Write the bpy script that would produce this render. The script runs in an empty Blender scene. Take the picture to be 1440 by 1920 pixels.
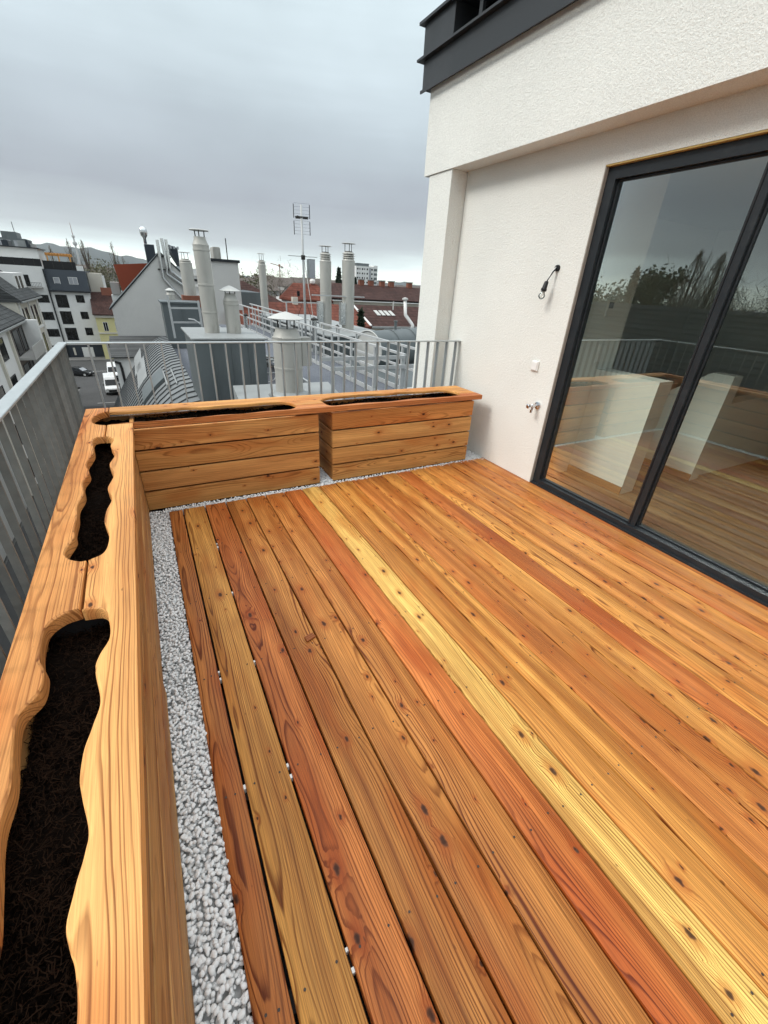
import bpy, bmesh, math, random
import numpy as np
from mathutils import Vector, Matrix
random.seed(7); rng = np.random.default_rng(7)
R = math.radians
scene = bpy.context.scene
COL = scene.collection

# ------------------------------------------------------------------ camera
F_PX, YAW, PIT, ROL, EYE = 774.7, -0.518722, 0.499273, 0.0603335, 1.5
fw = Vector((-math.sin(YAW)*math.cos(PIT), math.cos(YAW)*math.cos(PIT), -math.sin(PIT)))
rt0 = Vector((math.cos(YAW), math.sin(YAW), 0)); up0 = rt0.cross(fw)
rt = math.cos(ROL)*rt0 + math.sin(ROL)*up0
up = -math.sin(ROL)*rt0 + math.cos(ROL)*up0
cam_d = bpy.data.cameras.new('camera'); cam = bpy.data.objects.new('camera', cam_d); COL.objects.link(cam)
cam.matrix_world = Matrix(((rt.x, up.x, -fw.x, 0), (rt.y, up.y, -fw.y, 0), (rt.z, up.z, -fw.z, EYE), (0, 0, 0, 1)))
cam_d.sensor_fit = 'VERTICAL'; cam_d.sensor_height = 36; cam_d.lens = F_PX/1920*36
cam_d.clip_start = 0.05; cam_d.clip_end = 30000
scene.camera = cam

def ray(px, py):
    return rt*((px-720)/F_PX) - up*((py-960)/F_PX) + fw
def on_y(px, py, Y): d = ray(px, py); return Vector((0, 0, EYE)) + d*(Y/d.y)
def on_x(px, py, X): d = ray(px, py); return Vector((0, 0, EYE)) + d*(X/d.x)
def on_z(px, py, Z): d = ray(px, py); return Vector((0, 0, EYE)) + d*((Z-EYE)/d.z)
def pol(az, sl, D): return Vector((D*math.sin(R(az)), D*math.cos(R(az)), EYE + sl*D))

# ------------------------------------------------------------------ world, sun, exposure
SUN_DIR = Vector((-0.72, 0.10, 0.68)).normalized()      # towards the sun, veiled by the overcast
sun_d = bpy.data.lights.new('sun', 'SUN'); sun_d.energy = 1.4; sun_d.angle = R(18); sun_d.color = (1.0, 0.97, 0.92)
sun = bpy.data.objects.new('sun', sun_d); COL.objects.link(sun)
sun.rotation_euler = SUN_DIR.to_track_quat('Z', 'Y').to_euler()
scene.view_settings.view_transform = 'Standard'; scene.view_settings.look = 'None'
scene.view_settings.exposure = 0.72; scene.view_settings.gamma = 1.0
scene.render.engine = 'CYCLES'
scene.cycles.use_adaptive_sampling = True; scene.cycles.adaptive_threshold = .02; scene.cycles.max_bounces = 6; scene.cycles.diffuse_bounces = 3; scene.cycles.glossy_bounces = 3; scene.cycles.transparent_max_bounces = 12; scene.cycles.volume_bounces = 0

class G:
    """small helper for node graphs"""
    def __init__(s, tree): s.t = tree; s.n = tree.nodes; s.l = tree.links
    def put(s, sock, v):
        if isinstance(v, bpy.types.NodeSocket): s.l.new(v, sock)
        elif v is not None:
            try: sock.default_value = v
            except Exception:
                sock.default_value = (v, v, v) if not hasattr(v, '__len__') else (tuple(v)+(1,))[:4]
    def node(s, typ, **kw):
        n = s.n.new(typ)
        for k, v in kw.items(): setattr(n, k, v)
        return n
    def m(s, op, a, b=None, c=None, clamp=False):
        n = s.node('ShaderNodeMath', operation=op, use_clamp=clamp)
        for i, v in enumerate((a, b, c)):
            if v is not None: s.put(n.inputs[i], v)
        return n.outputs[0]
    def comb(s, x=0, y=0, z=0):
        n = s.node('ShaderNodeCombineXYZ')
        for i, v in enumerate((x, y, z)): s.put(n.inputs[i], v)
        return n.outputs[0]
    def sep(s, v):
        n = s.node('ShaderNodeSeparateXYZ'); s.put(n.inputs[0], v); return n.outputs
    def noise(s, vec, scale=5, detail=2, rough=0.5, out=0):
        n = s.node('ShaderNodeTexNoise'); s.put(n.inputs['Vector'], vec)
        n.inputs['Scale'].default_value = scale; n.inputs['Detail'].default_value = detail; n.inputs['Roughness'].default_value = rough
        return n.outputs[out]
    def ramp(s, fac, stops, interp='LINEAR'):
        n = s.node('ShaderNodeValToRGB'); s.put(n.inputs[0], fac); cr = n.color_ramp; cr.interpolation = interp
        while len(cr.elements) < len(stops): cr.elements.new(0.5)
        for e, (p, c) in zip(cr.elements, stops):
            e.position = p; e.color = (c, c, c, 1) if not hasattr(c, '__len__') else tuple(c)[:3]+(1,)
        return n.outputs[0]
    def mix(s, fac, a, b, typ='MIX'):
        n = s.node('ShaderNodeMix', data_type='RGBA', blend_type=typ)
        s.put(n.inputs[0], fac)
        for i, v in ((6, a), (7, b)):
            if isinstance(v, (tuple, list)): v = tuple(v)[:3]+(1,)
            elif isinstance(v, (int, float)): v = (v, v, v, 1)
            s.put(n.inputs[i], v)
        return n.outputs[2]
    def smooth(s, x, a, b):
        n = s.node('ShaderNodeMapRange', interpolation_type='SMOOTHSTEP')
        s.put(n.inputs[0], x); s.put(n.inputs[1], a); s.put(n.inputs[2], b)
        return n.outputs[0]
    def lin(s, x, a, b, c=0, d=1):
        n = s.node('ShaderNodeMapRange'); s.put(n.inputs[0], x)
        for i, v in enumerate((a, b, c, d)): s.put(n.inputs[i+1], v)
        return n.outputs[0]

world = bpy.data.worlds.new('World'); scene.world = world; world.use_nodes = True
g = G(world.node_tree); g.n.clear()
out = g.node('ShaderNodeOutputWorld'); bg = g.node('ShaderNodeBackground'); g.l.new(bg.outputs[0], out.inputs[0])
sky = g.node('ShaderNodeTexSky', sky_type='NISHITA', sun_disc=False)
sky.sun_elevation = math.asin(SUN_DIR.z); sky.sun_rotation = math.atan2(SUN_DIR.x, SUN_DIR.y)
sky.air_density = 1.0; sky.dust_density = 2.0
tc = g.node('ShaderNodeTexCoord').outputs['Generated']
sx, sy, sz = g.sep(tc)
flat = g.comb(sx, sy, g.m('MULTIPLY', sz, 4.5))
big = g.noise(flat, 1.3, 4, 0.5)
streak = g.noise(g.comb(sx, sy, g.m('MULTIPLY', sz, 14)), 2.3, 4, 0.55)
el = g.m('ADD', sz, g.m('MULTIPLY', g.m('SUBTRACT', streak, 0.5), g.lin(sz, 0.0, 0.25, 0.045, 0.08)))
el = g.m('ADD', el, g.m('MULTIPLY', g.m('SUBTRACT', big, 0.5), g.lin(sz, 0.0, 0.2, 0.06, 0.12)))
cloud = g.ramp(el, [(0.0, (.78, .84, .70)), (0.022, (.86, .94, .84)), (0.042, (.56, .64, .63)), (0.075, (.33, .362, .378)),
                    (0.14, (.235, .254, .280)), (0.24, (.275, .312, .335)), (0.40, (.42, .49, .515)), (0.65, (.76, .83, .86)), (1.0, (1.08, 1.13, 1.15))])
soft = g.noise(g.comb(sx, sy, g.m('MULTIPLY', sz, 2.0)), 1.7, 4, 0.5)
cloud = g.mix(1.0, cloud, g.lin(soft, 0.30, 0.70, 0.90, 1.32), 'MULTIPLY')
skyc = g.mix(1.0, sky.outputs[0], (0.10, 0.10, 0.10), 'MULTIPLY')
g.put(bg.inputs[0], g.mix(0.93, skyc, cloud)); bg.inputs[1].default_value = 1.0

# ------------------------------------------------------------------ mesh helpers
class MB:
    def __init__(s): s.v = []; s.f = []
    def add(s, vs, fs):
        o = len(s.v); s.v += [tuple(p) for p in vs]; s.f += [tuple(i+o for i in f) for f in fs]; return s
    def box(s, x0, x1, y0, y1, z0, z1):
        return s.add([(x0,y0,z0),(x1,y0,z0),(x1,y1,z0),(x0,y1,z0),(x0,y0,z1),(x1,y0,z1),(x1,y1,z1),(x0,y1,z1)],
                     [(0,3,2,1),(4,5,6,7),(0,1,5,4),(1,2,6,5),(2,3,7,6),(3,0,4,7)])
    def bar(s, p, q, w, h, upv=(0,0,1)):
        p = Vector(p); q = Vector(q); d = (q-p).normalized(); upv = Vector(upv)
        if abs(d.dot(upv)) > 0.98: upv = Vector((0,1,0))
        a = d.cross(upv).normalized()*(w/2); b = a.cross(d).normalized()*(h/2)
        vs = [p-a-b, p+a-b, p+a+b, p-a+b, q-a-b, q+a-b, q+a+b, q-a+b]
        return s.add(vs, [(0,3,2,1),(4,5,6,7),(0,1,5,4),(1,2,6,5),(2,3,7,6),(3,0,4,7)])
    def tube(s, pts, r, n=8, caps=True):
        pts = [Vector(p) for p in pts]; k = len(pts)
        rr = r if hasattr(r, '__len__') else [r]*k
        vs = []; ref = None
        for i, p in enumerate(pts):
            d = (pts[min(i+1,k-1)]-pts[max(i-1,0)]).normalized()
            if ref is None:
                ref = Vector((1,0,0)) if abs(d.x) < .9 else Vector((0,1,0))
            a = (ref - d*ref.dot(d)).normalized(); b = d.cross(a); ref = a
            for j in range(n):
                t = 2*math.pi*j/n; vs.append(p + (a*math.cos(t)+b*math.sin(t))*rr[i])
        fs = [(i*n+j, i*n+(j+1)%n, (i+1)*n+(j+1)%n, (i+1)*n+j) for i in range(k-1) for j in range(n)]
        if caps: fs += [tuple(range(n))[::-1], tuple((k-1)*n+j for j in range(n))]
        return s.add(vs, fs)
    def lathe(s, c, prof, n=20):
        """prof: list of (r,z) around a vertical axis at c"""
        vs = [(c[0]+r*math.cos(2*math.pi*j/n), c[1]+r*math.sin(2*math.pi*j/n), c[2]+z) for r, z in prof for j in range(n)]
        k = len(prof)
        fs = [(i*n+j, i*n+(j+1)%n, (i+1)*n+(j+1)%n, (i+1)*n+j) for i in range(k-1) for j in range(n)]
        if prof[0][0] > 1e-4: fs.append(tuple(range(n))[::-1])
        if prof[-1][0] > 1e-4: fs.append(tuple((k-1)*n+j for j in range(n)))
        return s.add(vs, fs)
    def prism(s, poly, lo, hi, axis='z'):
        """poly in the plane across axis; for 'x' poly=(y,z), for 'y' poly=(x,z), for 'z' poly=(x,y)"""
        def P(a, b, t): return {'x': (t,a,b), 'y': (a,t,b), 'z': (a,b,t)}[axis]
        n = len(poly)
        vs = [P(a,b,lo) for a,b in poly]+[P(a,b,hi) for a,b in poly]
        fs = [tuple(range(n))[::-1], tuple(range(n,2*n))]+[(i,(i+1)%n,n+(i+1)%n,n+i) for i in range(n)]
        return s.add(vs, fs)
    def xf(s, M):
        s.v = [tuple(M @ Vector(p)) for p in s.v]; return s
    def build(s, name, mat, parent=None, world=True, smooth=False, bevel=0, origin=None, auto=None):
        o0 = Vector((0,0,0))
        if parent is not None and world: o0 = Vector(WL.get(parent.name, (0,0,0)))
        org = Vector(origin) if origin is not None else o0
        me = bpy.data.meshes.new(name)
        me.from_pydata([(p[0]-org.x, p[1]-org.y, p[2]-org.z) for p in s.v], [], s.f)
        bm = bmesh.new(); bm.from_mesh(me); bmesh.ops.recalc_face_normals(bm, faces=bm.faces)
        if bevel: bmesh.ops.bevel(bm, geom=list(bm.edges), offset=bevel, segments=2 if bevel > .004 else 1, affect='EDGES', clamp_overlap=True)
        bm.to_mesh(me); bm.free()
        if smooth:
            me.polygons.foreach_set('use_smooth', [True]*len(me.polygons))
            if auto is not None:
                try: me.set_sharp_from_angle(angle=R(auto))
                except Exception: pass
        me.materials.append(mat)
        o = bpy.data.objects.new(name, me); COL.objects.link(o)
        o.location = org - o0 if parent is not None else org
        if parent is not None: o.parent = parent
        WL[o.name] = tuple(org)
        return o
WL = {}
def tag(o, label=None, cat=None, group=None, kind=None):
    if label: o['label'] = label
    if cat: o['category'] = cat
    if group: o['group'] = group
    if kind: o['kind'] = kind
    return o
def thing(name, label, cat, loc=(0,0,0), rz=0, group=None):
    o = bpy.data.objects.new(name, None); COL.objects.link(o); o.empty_display_size = .1
    o.location = loc; o.rotation_euler = (0,0,rz); WL[o.name] = tuple(loc)
    return tag(o, label, cat, group)
def structure(o): o['kind'] = 'structure'; return o
def copy_tree(o, parent=None):
    c = o.copy(); COL.objects.link(c); c.parent = parent; WL[c.name] = WL.get(o.name, (0,0,0))
    for ch in list(o.children): copy_tree(ch, c)
    return c
def srgb(r, g_, b):
    f = lambda c: (c/255/12.92) if c/255 < .04045 else ((c/255+.055)/1.055)**2.4
    return (f(r), f(g_), f(b))

# ------------------------------------------------------------------ materials
def newmat(name):
    m = bpy.data.materials.new(name); m.use_nodes = True
    gg = G(m.node_tree); b = gg.n['Principled BSDF']
    return m, gg, b
def plain(name, col, rough=.6, metal=0, var=.12, scale=6, bump=0, bscale=60, spec=.3, stretch=None, dirt=None):
    m, q, b = newmat(name)
    co = q.node('ShaderNodeTexCoord').outputs['Object']
    if stretch:
        mp = q.node('ShaderNodeMapping'); q.put(mp.inputs[0], co); mp.inputs['Scale'].default_value = stretch; cv = mp.outputs[0]
    else: cv = co
    f = q.noise(cv, scale, 5, .6)
    c = q.mix(f, tuple(x*(1-var*1.6) for x in col), tuple(min(1, x*(1+var*1.6)) for x in col))
    if dirt:
        d = q.smooth(q.noise(cv, scale*.35, 6, .7), .52, .75)
        c = q.mix(q.m('MULTIPLY', d, dirt[1]), c, dirt[0])
    q.put(b.inputs['Base Color'], c); b.inputs['Metallic'].default_value = metal
    q.put(b.inputs['Roughness'], q.lin(f, .3, .7, max(0, rough-.08), min(1, rough+.08)))
    b.inputs['Specular IOR Level'].default_value = spec
    if bump:
        bn = q.node('ShaderNodeBump'); bn.inputs['Strength'].default_value = .6; bn.inputs['Distance'].default_value = bump
        q.put(bn.inputs['Height'], q.noise(co, bscale, 4, .65)); q.put(b.inputs['Normal'], bn.outputs[0])
    return m
def per_bar(m, amt):
    q = G(m.node_tree); b = q.n['Principled BSDF']; src = b.inputs['Base Color'].links[0].from_socket
    q.put(b.inputs['Base Color'], q.mix(1.0, src, q.lin(q.node('ShaderNodeObjectInfo').outputs['Random'], 0, 1, 1-amt, 1+amt), 'MULTIPLY')); return m
def wood(name, axis, ring=.0066, knots=.42, rough=.5, contrast=1.0, streaky=1.0, wander=1.0):
    m, q, b = newmat(name)
    co = q.node('ShaderNodeTexCoord').outputs['Object']
    X = q.sep(co)
    u, v, w = {'Y': (X[1], X[0], X[2]), 'X': (X[0], X[1], X[2]), 'XZ': (X[0], X[2], X[1]), 'YZ': (X[1], X[2], X[0])}[axis]
    oi = q.node('ShaderNodeObjectInfo'); rnd = oi.outputs['Random']; col = oi.outputs['Color']
    r1 = q.m('FRACT', q.m('MULTIPLY', rnd, 17.31)); r2 = q.m('FRACT', q.m('MULTIPLY', rnd, 57.77)); r3 = q.m('FRACT', q.m('MULTIPLY', rnd, 131.3))
    uo = q.m('ADD', u, q.m('MULTIPLY', rnd, 61.0))
    n1 = q.m('SUBTRACT', q.noise(q.comb(q.m('MULTIPLY', uo, .9), q.m('MULTIPLY', v, 2.0), q.m('MULTIPLY', r1, 9)), 1.0, 1, .5), .5)
    n2 = q.m('SUBTRACT', q.noise(q.comb(q.m('MULTIPLY', uo, 1.5), 3.3, q.m('MULTIPLY', r2, 9)), 1.0, 1, .5), .5)
    # knots
    vor = q.node('ShaderNodeTexVoronoi', voronoi_dimensions='2D'); vor.inputs['Scale'].default_value = 1
    q.put(vor.inputs['Vector'], q.comb(q.m('MULTIPLY', uo, 5.2), q.m('MULTIPLY', q.m('ADD', v, q.m('MULTIPLY', r3, 7)), 10.0), 0))
    kd = vor.outputs['Distance']; kc = q.sep(vor.outputs['Color'])
    thr = q.m('SUBTRACT', 1.0, q.m('MULTIPLY', q.lin(r3, 0, 1, .35, 1.5), knots))
    miss = q.m('LESS_THAN', kc[0], thr)
    kd = q.m('ADD', kd, q.m('MULTIPLY', miss, 10))
    kd = q.m('ADD', kd, q.m('MULTIPLY', q.m('SUBTRACT', q.noise(q.comb(uo, v, 0), 90, 0, .6), .5), .06))
    size = q.lin(q.m('POWER', kc[1], 1.7), 0, 1, .035, .125)
    core = q.smooth(q.m('DIVIDE', kd, size), 1.0, .55)
    halo = q.smooth(q.m('DIVIDE', kd, size), 3.2, .8)
    push = q.m('MULTIPLY', q.smooth(q.m('DIVIDE', kd, size), 4.0, 0.0), q.m('MULTIPLY', size, .11))
    vc = q.m('ADD', q.m('ADD', v, q.m('MULTIPLY', n1, .11*wander)), q.m('MULTIPLY', q.m('SUBTRACT', r1, .5), .20))
    dep = q.m('ADD', q.m('ADD', w, q.lin(r2, 0, 1, .018, .09)), q.m('MULTIPLY', n2, .095*wander))
    rad = q.m('SQRT', q.m('ADD', q.m('MULTIPLY', vc, vc), q.m('MULTIPLY', dep, dep)))
    rad = q.m('ADD', rad, push)
    wig = q.noise(q.comb(q.m('MULTIPLY', uo, 5), q.m('MULTIPLY', v, 45), w), 1.0, 1, .55)
    rad = q.m('ADD', rad, q.m('MULTIPLY', q.m('SUBTRACT', wig, .5), .0042))
    vary = q.noise(q.comb(q.m('MULTIPLY', rad, 55), r3, 0), 1.0, 1, .5)
    fr = q.m('FRACT', q.m('ADD', q.m('DIVIDE', rad, ring), q.m('MULTIPLY', vary, 3.2)))
    late = q.ramp(fr, [(0, .0), (.55, .06), (.78, .85), (.90, 1.0), (1.0, .0)])
    fine = q.noise(q.comb(q.m('MULTIPLY', uo, 7), q.m('MULTIPLY', v, 330), q.m('MULTIPLY', w, 330)), 1.0, 1, .6)
    streak = q.noise(q.comb(q.m('MULTIPLY', uo, .8), q.m('MULTIPLY', v, 16), q.m('MULTIPLY', r2, 5)), 1.0, 1, .55)
    band = q.noise(q.comb(q.m('MULTIPLY', uo, 1.6), q.m('MULTIPLY', v, 5), q.m('MULTIPLY', r1, 5)), 1.0, 2, .6)
    sa = lambda t: tuple(1+(x-1)*streaky for x in t)
    c = q.mix(q.lin(streak, .3, .7), q.mix(1, col, sa((.66, .53, .43)), 'MULTIPLY'), q.mix(1, col, sa((1.24, 1.27, 1.22)), 'MULTIPLY'))
    c = q.mix(q.m('MULTIPLY', q.smooth(band, .48, .70), .7), c, q.mix(1, col, (.78, .50, .34), 'MULTIPLY'))
    amt = q.m('MULTIPLY', late, q.lin(q.noise(q.comb(q.m('MULTIPLY', uo, .6), q.m('MULTIPLY', v, 11), r1), 1.7, 1, .5), .34, .66, contrast*.5, contrast*1.15))
    c = q.mix(amt, c, q.mix(1, c, (.30, .175, .105), 'MULTIPLY'))
    c = q.mix(1.0, c, q.lin(fine, .28, .72, 1-.28*streaky, 1+.20*streaky), 'MULTIPLY')
    c = q.mix(q.m('MULTIPLY', halo, .62), c, q.mix(1, col, (.62, .36, .24), 'MULTIPLY'))
    c = q.mix(q.m('MULTIPLY', core, .9), c, q.mix(q.smooth(q.m('DIVIDE', kd, size), .25, .8), (.022, .009, .005), (.12, .042, .018)))
    # small pitch flecks, short and along the grain
    fl = q.smooth(q.noise(q.comb(q.m('MULTIPLY', uo, 26), q.m('MULTIPLY', v, 95), r3), 1.0, 1, .5), .76, .82)
    c = q.mix(q.m('MULTIPLY', fl, .6), c, (.09, .035, .015))
    q.put(b.inputs['Base Color'], c)
    q.put(b.inputs['Roughness'], q.lin(fine, .3, .7, rough-.07, rough+.1)); b.inputs['Specular IOR Level'].default_value = .22
    h = fine
    bn = q.node('ShaderNodeBump'); bn.inputs['Strength'].default_value = .45; bn.inputs['Distance'].default_value = .0016
    q.put(bn.inputs['Height'], h); q.put(b.inputs['Normal'], bn.outputs[0])
    return m
def tiles(name, col, row=.33, colw=.25, axis='XZ', var=.25, rough=.75):
    """rows of roof tiles too far off to pick apart; rows run level, their relief is in the bump"""
    m, q, b = newmat(name)
    X = q.sep(q.node('ShaderNodeTexCoord').outputs['Object'])
    a, h = {'XZ': (X[0], X[2]), 'YZ': (X[1], X[2])}[axis]
    rr = q.m('DIVIDE', h, row*.7); fr = q.m('FRACT', rr); ri = q.m('FLOOR', rr)
    cc = q.m('DIVIDE', a, colw); fc = q.m('FRACT', cc); ci = q.m('FLOOR', cc)
    wn = q.node('ShaderNodeTexWhiteNoise', noise_dimensions='2D'); q.put(wn.inputs[0], q.comb(ri, ci, 0))
    big = q.noise(q.node('ShaderNodeTexCoord').outputs['Object'], .35, 5, .65)
    c = q.mix(wn.outputs[0], tuple(x*(1-var) for x in col), tuple(x*(1+var) for x in col))
    c = q.mix(q.m('MULTIPLY', q.smooth(big, .45, .7), .6), c, tuple(x*.5 for x in col))
    edge = q.m('MAXIMUM', q.smooth(fr, .22, .0), q.m('MULTIPLY', q.smooth(q.m('ABSOLUTE', q.m('SUBTRACT', fc, .5)), .40, .5), .6))
    c = q.mix(q.m('MULTIPLY', edge, .6), c, tuple(x*.25 for x in col))
    q.put(b.inputs['Base Color'], c); b.inputs['Roughness'].default_value = rough; b.inputs['Specular IOR Level'].default_value = .15
    bn = q.node('ShaderNodeBump'); bn.inputs['Strength'].default_value = .7; bn.inputs['Distance'].default_value = .05
    q.put(bn.inputs['Height'], q.m('SUBTRACT', fr, edge)); q.put(b.inputs['Normal'], bn.outputs[0])
    return m
def glass(name, base=.115, tint=(.90, .97, .91)):
    m = bpy.data.materials.new(name); m.use_nodes = True; q = G(m.node_tree); q.n.clear()
    o = q.node('ShaderNodeOutputMaterial'); t = q.node('ShaderNodeBsdfTransparent'); gl = q.node('ShaderNodeBsdfGlossy')
    t.inputs[0].default_value = tint+(1,); gl.inputs['Roughness'].default_value = .0; gl.inputs[0].default_value = (.82, .90, .89, 1)
    fz = q.node('ShaderNodeFresnel'); fz.inputs[0].default_value = 1.5
    mx = q.node('ShaderNodeMixShader'); q.put(mx.inputs[0], q.m('ADD', q.m('MULTIPLY', fz.outputs[0], 1.9), base, clamp=True))
    q.l.new(t.outputs[0], mx.inputs[1]); q.l.new(gl.outputs[0], mx.inputs[2]); q.l.new(mx.outputs[0], o.inputs[0])
    return m

M = {}
M['deck'] = wood('deck_larch', 'Y', ring=.0060, rough=.44, knots=.5, wander=.72)
M['top_y'] = wood('planter_top_larch', 'Y', ring=.0078, knots=.36, contrast=.8, streaky=.7, wander=.45)
M['top_x'] = wood('planter_top_larch_cross', 'X', ring=.0078, knots=.28, contrast=.75, streaky=.7, wander=.5)
M['face_x'] = wood('planter_board_larch', 'XZ', ring=.008, knots=.28, contrast=.6, streaky=.6, rough=.6)
M['face_y'] = wood('planter_side_larch', 'YZ', ring=.0065, knots=.22, contrast=.6, rough=.6)
M['parquet'] = wood('parquet_oak', 'Y', ring=.006, knots=.1, contrast=.4, rough=.4)
M['pebble'] = plain('white_marble_pebble', (.88, .88, .87), .55, var=.10, scale=45, dirt=((.58, .58, .585), .5))
M['grit'] = plain('pale_grit', (.52, .52, .515), .9, var=.3, scale=90)
M['soil'] = plain('dark_soil', (.006, .0038, .0026), 1.0, spec=.05, var=.5, scale=70, bump=.02, bscale=70)
M['mulch'] = plain('bark_fibre', (.020, .0105, .006), .95, spec=.08, var=.62, scale=130)
M['galv'] = plain('galvanised_steel', (.42, .45, .455), .5, .55, var=.14, scale=26, dirt=((.50, .52, .52), .5))
M['galv_dark'] = plain('weathered_galvanised_bar', (.175, .185, .178), .6, .2, var=.25, scale=16, dirt=((.30, .31, .295), .6))
per_bar(M['galv_dark'], .24)
M['galv_light'] = plain('pale_galvanised_rail', (.46, .47, .465), .55, .25, var=.10, scale=9, dirt=((.27, .27, .26), .5))
M['anthracite'] = plain('anthracite_frame', (.017, .020, .023), .42, .0, var=.08, scale=20, dirt=((.055, .06, .062), .35))
M['clad'] = plain('anthracite_sheet_metal', (.040, .043, .046), .45, .2, var=.08, scale=4, dirt=((.07, .07, .072), .3))
M['zinc'] = plain('grey_zinc_sheet', (.125, .142, .145), .5, .3, var=.16, scale=1.6, dirt=((.20, .215, .215), .5), stretch=(1, 1, .35))
M['zinc_roof'] = plain('grey_seamed_roof', (.19, .20, .20), .48, .3, var=.16, scale=1.3, dirt=((.10, .105, .105), .6))
M['seam_shadow'] = plain('shadow_dark_roof_seam', (.085, .09, .092), .5, .2)  # seams coloured dark, standing in for the shadow lines beside them
M['zinc_light'] = plain('pale_metal_sheet', (.30, .312, .308), .5, .25, var=.14, scale=2.5, dirt=((.20, .21, .21), .6))
M['flue'] = plain('flue_sheet_metal', (.42, .41, .375), .5, .2, var=.14, scale=3.2, dirt=((.20, .18, .15), .75), stretch=(1, 1, .3))
M['flue_cap'] = plain('pale_flue_cap', (.50, .50, .475), .5, .2, var=.1, scale=4, dirt=((.33, .32, .29), .5))
M['steel'] = plain('bright_stainless_steel', (.62, .63, .63), .22, .9, var=.05, scale=8)
M['chrome'] = plain('chrome', (.66, .66, .67), .14, 1.0, var=.03, scale=20)
M['screw'] = plain('screw_steel', (.075, .06, .05), .45, .6)
M['black'] = plain('black_plastic', (.012, .012, .013), .45, 0, var=.1)
M['dark_steel'] = plain('dark_bracket_steel', (.035, .033, .03), .6, .3)
M['white_plastic'] = plain('white_plastic', (.78, .77, .74), .35, 0, var=.02)
M['int_white'] = plain('interior_white_paint', (.80, .80, .77), .8, var=.02)
M['membrane'] = plain('black_membrane', (.018, .018, .02), .8, bump=.004, bscale=40)
M['concrete'] = plain('concrete', (.24, .235, .225), .9, var=.15, scale=3, bump=.004, bscale=50)
M['asphalt'] = plain('street_asphalt', (.058, .058, .058), .9, var=.22, scale=.4, dirt=((.085, .083, .08), .6))
M['pave'] = plain('pavement', (.16, .158, .15), .9, var=.15, scale=1.0)
M['paint'] = plain('road_paint', (.55, .55, .53), .8, var=.15, scale=3)
M['win_dark'] = plain('dark_window_glass', (.006, .007, .008), .1, 0, var=.4, scale=.9, spec=.3)
M['win_grey'] = plain('grey_window_glass', (.30, .31, .33), .2, 0, var=.2, scale=.9, spec=.8)
M['foam'] = plain('yellow_sealing_foam', (.47, .33, .12), .85, var=.2, scale=40, bump=.003, bscale=120)
M['reveal'] = plain('beige_reveal_render', (.40, .36, .31), .9, var=.06, scale=30, bump=.002, bscale=150)
def plaster(name, col, big=.06, bump=.0028, scale=165):
    m, q, b = newmat(name); co = q.node('ShaderNodeTexCoord').outputs['Object']
    f = q.noise(co, 1.1, 5, .6); gr = q.noise(co, scale, 3, .6); g2 = q.noise(co, scale*.38, 2, .5)
    c = q.mix(f, tuple(x*(1-big) for x in col), tuple(min(1, x*(1+big)) for x in col))
    c = q.mix(1, c, q.lin(gr, .3, .7, .84, 1.07), 'MULTIPLY')
    q.put(b.inputs['Base Color'], c); b.inputs['Roughness'].default_value = .92; b.inputs['Specular IOR Level'].default_value = .2
    bn = q.node('ShaderNodeBump'); bn.inputs['Strength'].default_value = .8; bn.inputs['Distance'].default_value = bump
    q.put(bn.inputs['Height'], q.m('ADD', gr, q.m('MULTIPLY', g2, .8))); q.put(b.inputs['Normal'], bn.outputs[0])
    return m
M['plaster'] = plaster('scratched_white_render', (.80, .80, .75), big=.09, bump=.007)
M['wall_white'] = plain('white_house_render', (.66, .66, .645), .9, var=.05, scale=.5, dirt=((.50, .49, .46), .4))
M['wall_grey'] = plain('grey_house_render', (.36, .355, .34), .9, var=.07, scale=.6)
M['wall_taupe'] = plain('taupe_house_render', (.17, .15, .135), .9, var=.08, scale=.6)
M['wall_yellow'] = plain('yellow_house_render', (.60, .55, .28), .9, var=.06, scale=.6, dirt=((.45, .42, .26), .4))
M['wall_cream'] = plain('cream_house_render', (.55, .52, .45), .9, var=.07, scale=.5)
M['gable'] = plain('pale_gable_render', (.53, .525, .505), .92, var=.06, scale=.45, bump=.02, bscale=3, dirt=((.42, .415, .40), .5))
M['mansard'] = plain('slate_blue_sheet', (.030, .038, .048), .5, .1, var=.1, scale=.8)
M['red_metal'] = plain('red_brown_metal_roof', (.25, .050, .022), .55, .1, var=.14, scale=.6)
M['tile_red'] = tiles('orange_red_tiles', (.155, .050, .033))
M['tile_brown'] = tiles('brown_tiles', (.062, .031, .026))
M['tile_brown_y'] = tiles('brown_tiles_side', (.085, .040, .032), axis='YZ')
M['tile_dark'] = tiles('dark_grey_tiles', (.045, .047, .048), row=.5, colw=.3, axis='YZ')
M['tile_grey'] = tiles('grey_roof_slates', (.085, .088, .088), axis='YZ')
M['brick'] = plain('chimney_brick', (.22, .085, .055), .9, var=.2, scale=8)
M['orange_wood'] = plain('pergola_timber', (.55, .27, .075), .7, var=.12, scale=2)
M['crane'] = plain('faded_red_crane_paint', (.30, .16, .11), .7)
M['leaf_olive'] = plain('olive_spring_foliage', (.095, .095, .05), .8, var=.4, scale=1.2)
M['leaf_far'] = plain('far_tree_foliage', (.085, .078, .052), .9, var=.45, scale=.05)
M['leaf_dark'] = plain('dark_conifer_foliage', (.020, .032, .018), .85, var=.4, scale=1.2)
M['twig'] = plain('bare_twig_bark', (.15, .13, .10), .9, var=.35, scale=1.2)
M['bark'] = plain('tree_bark', (.07, .055, .042), .95, var=.3, scale=3)
M['hill'] = plain('wooded_hillside', (.055, .065, .060), 1, var=.35, scale=.004)
M['city'] = plain('distant_house_walls', (.34, .335, .32), .95, var=.35, scale=.02)
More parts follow.
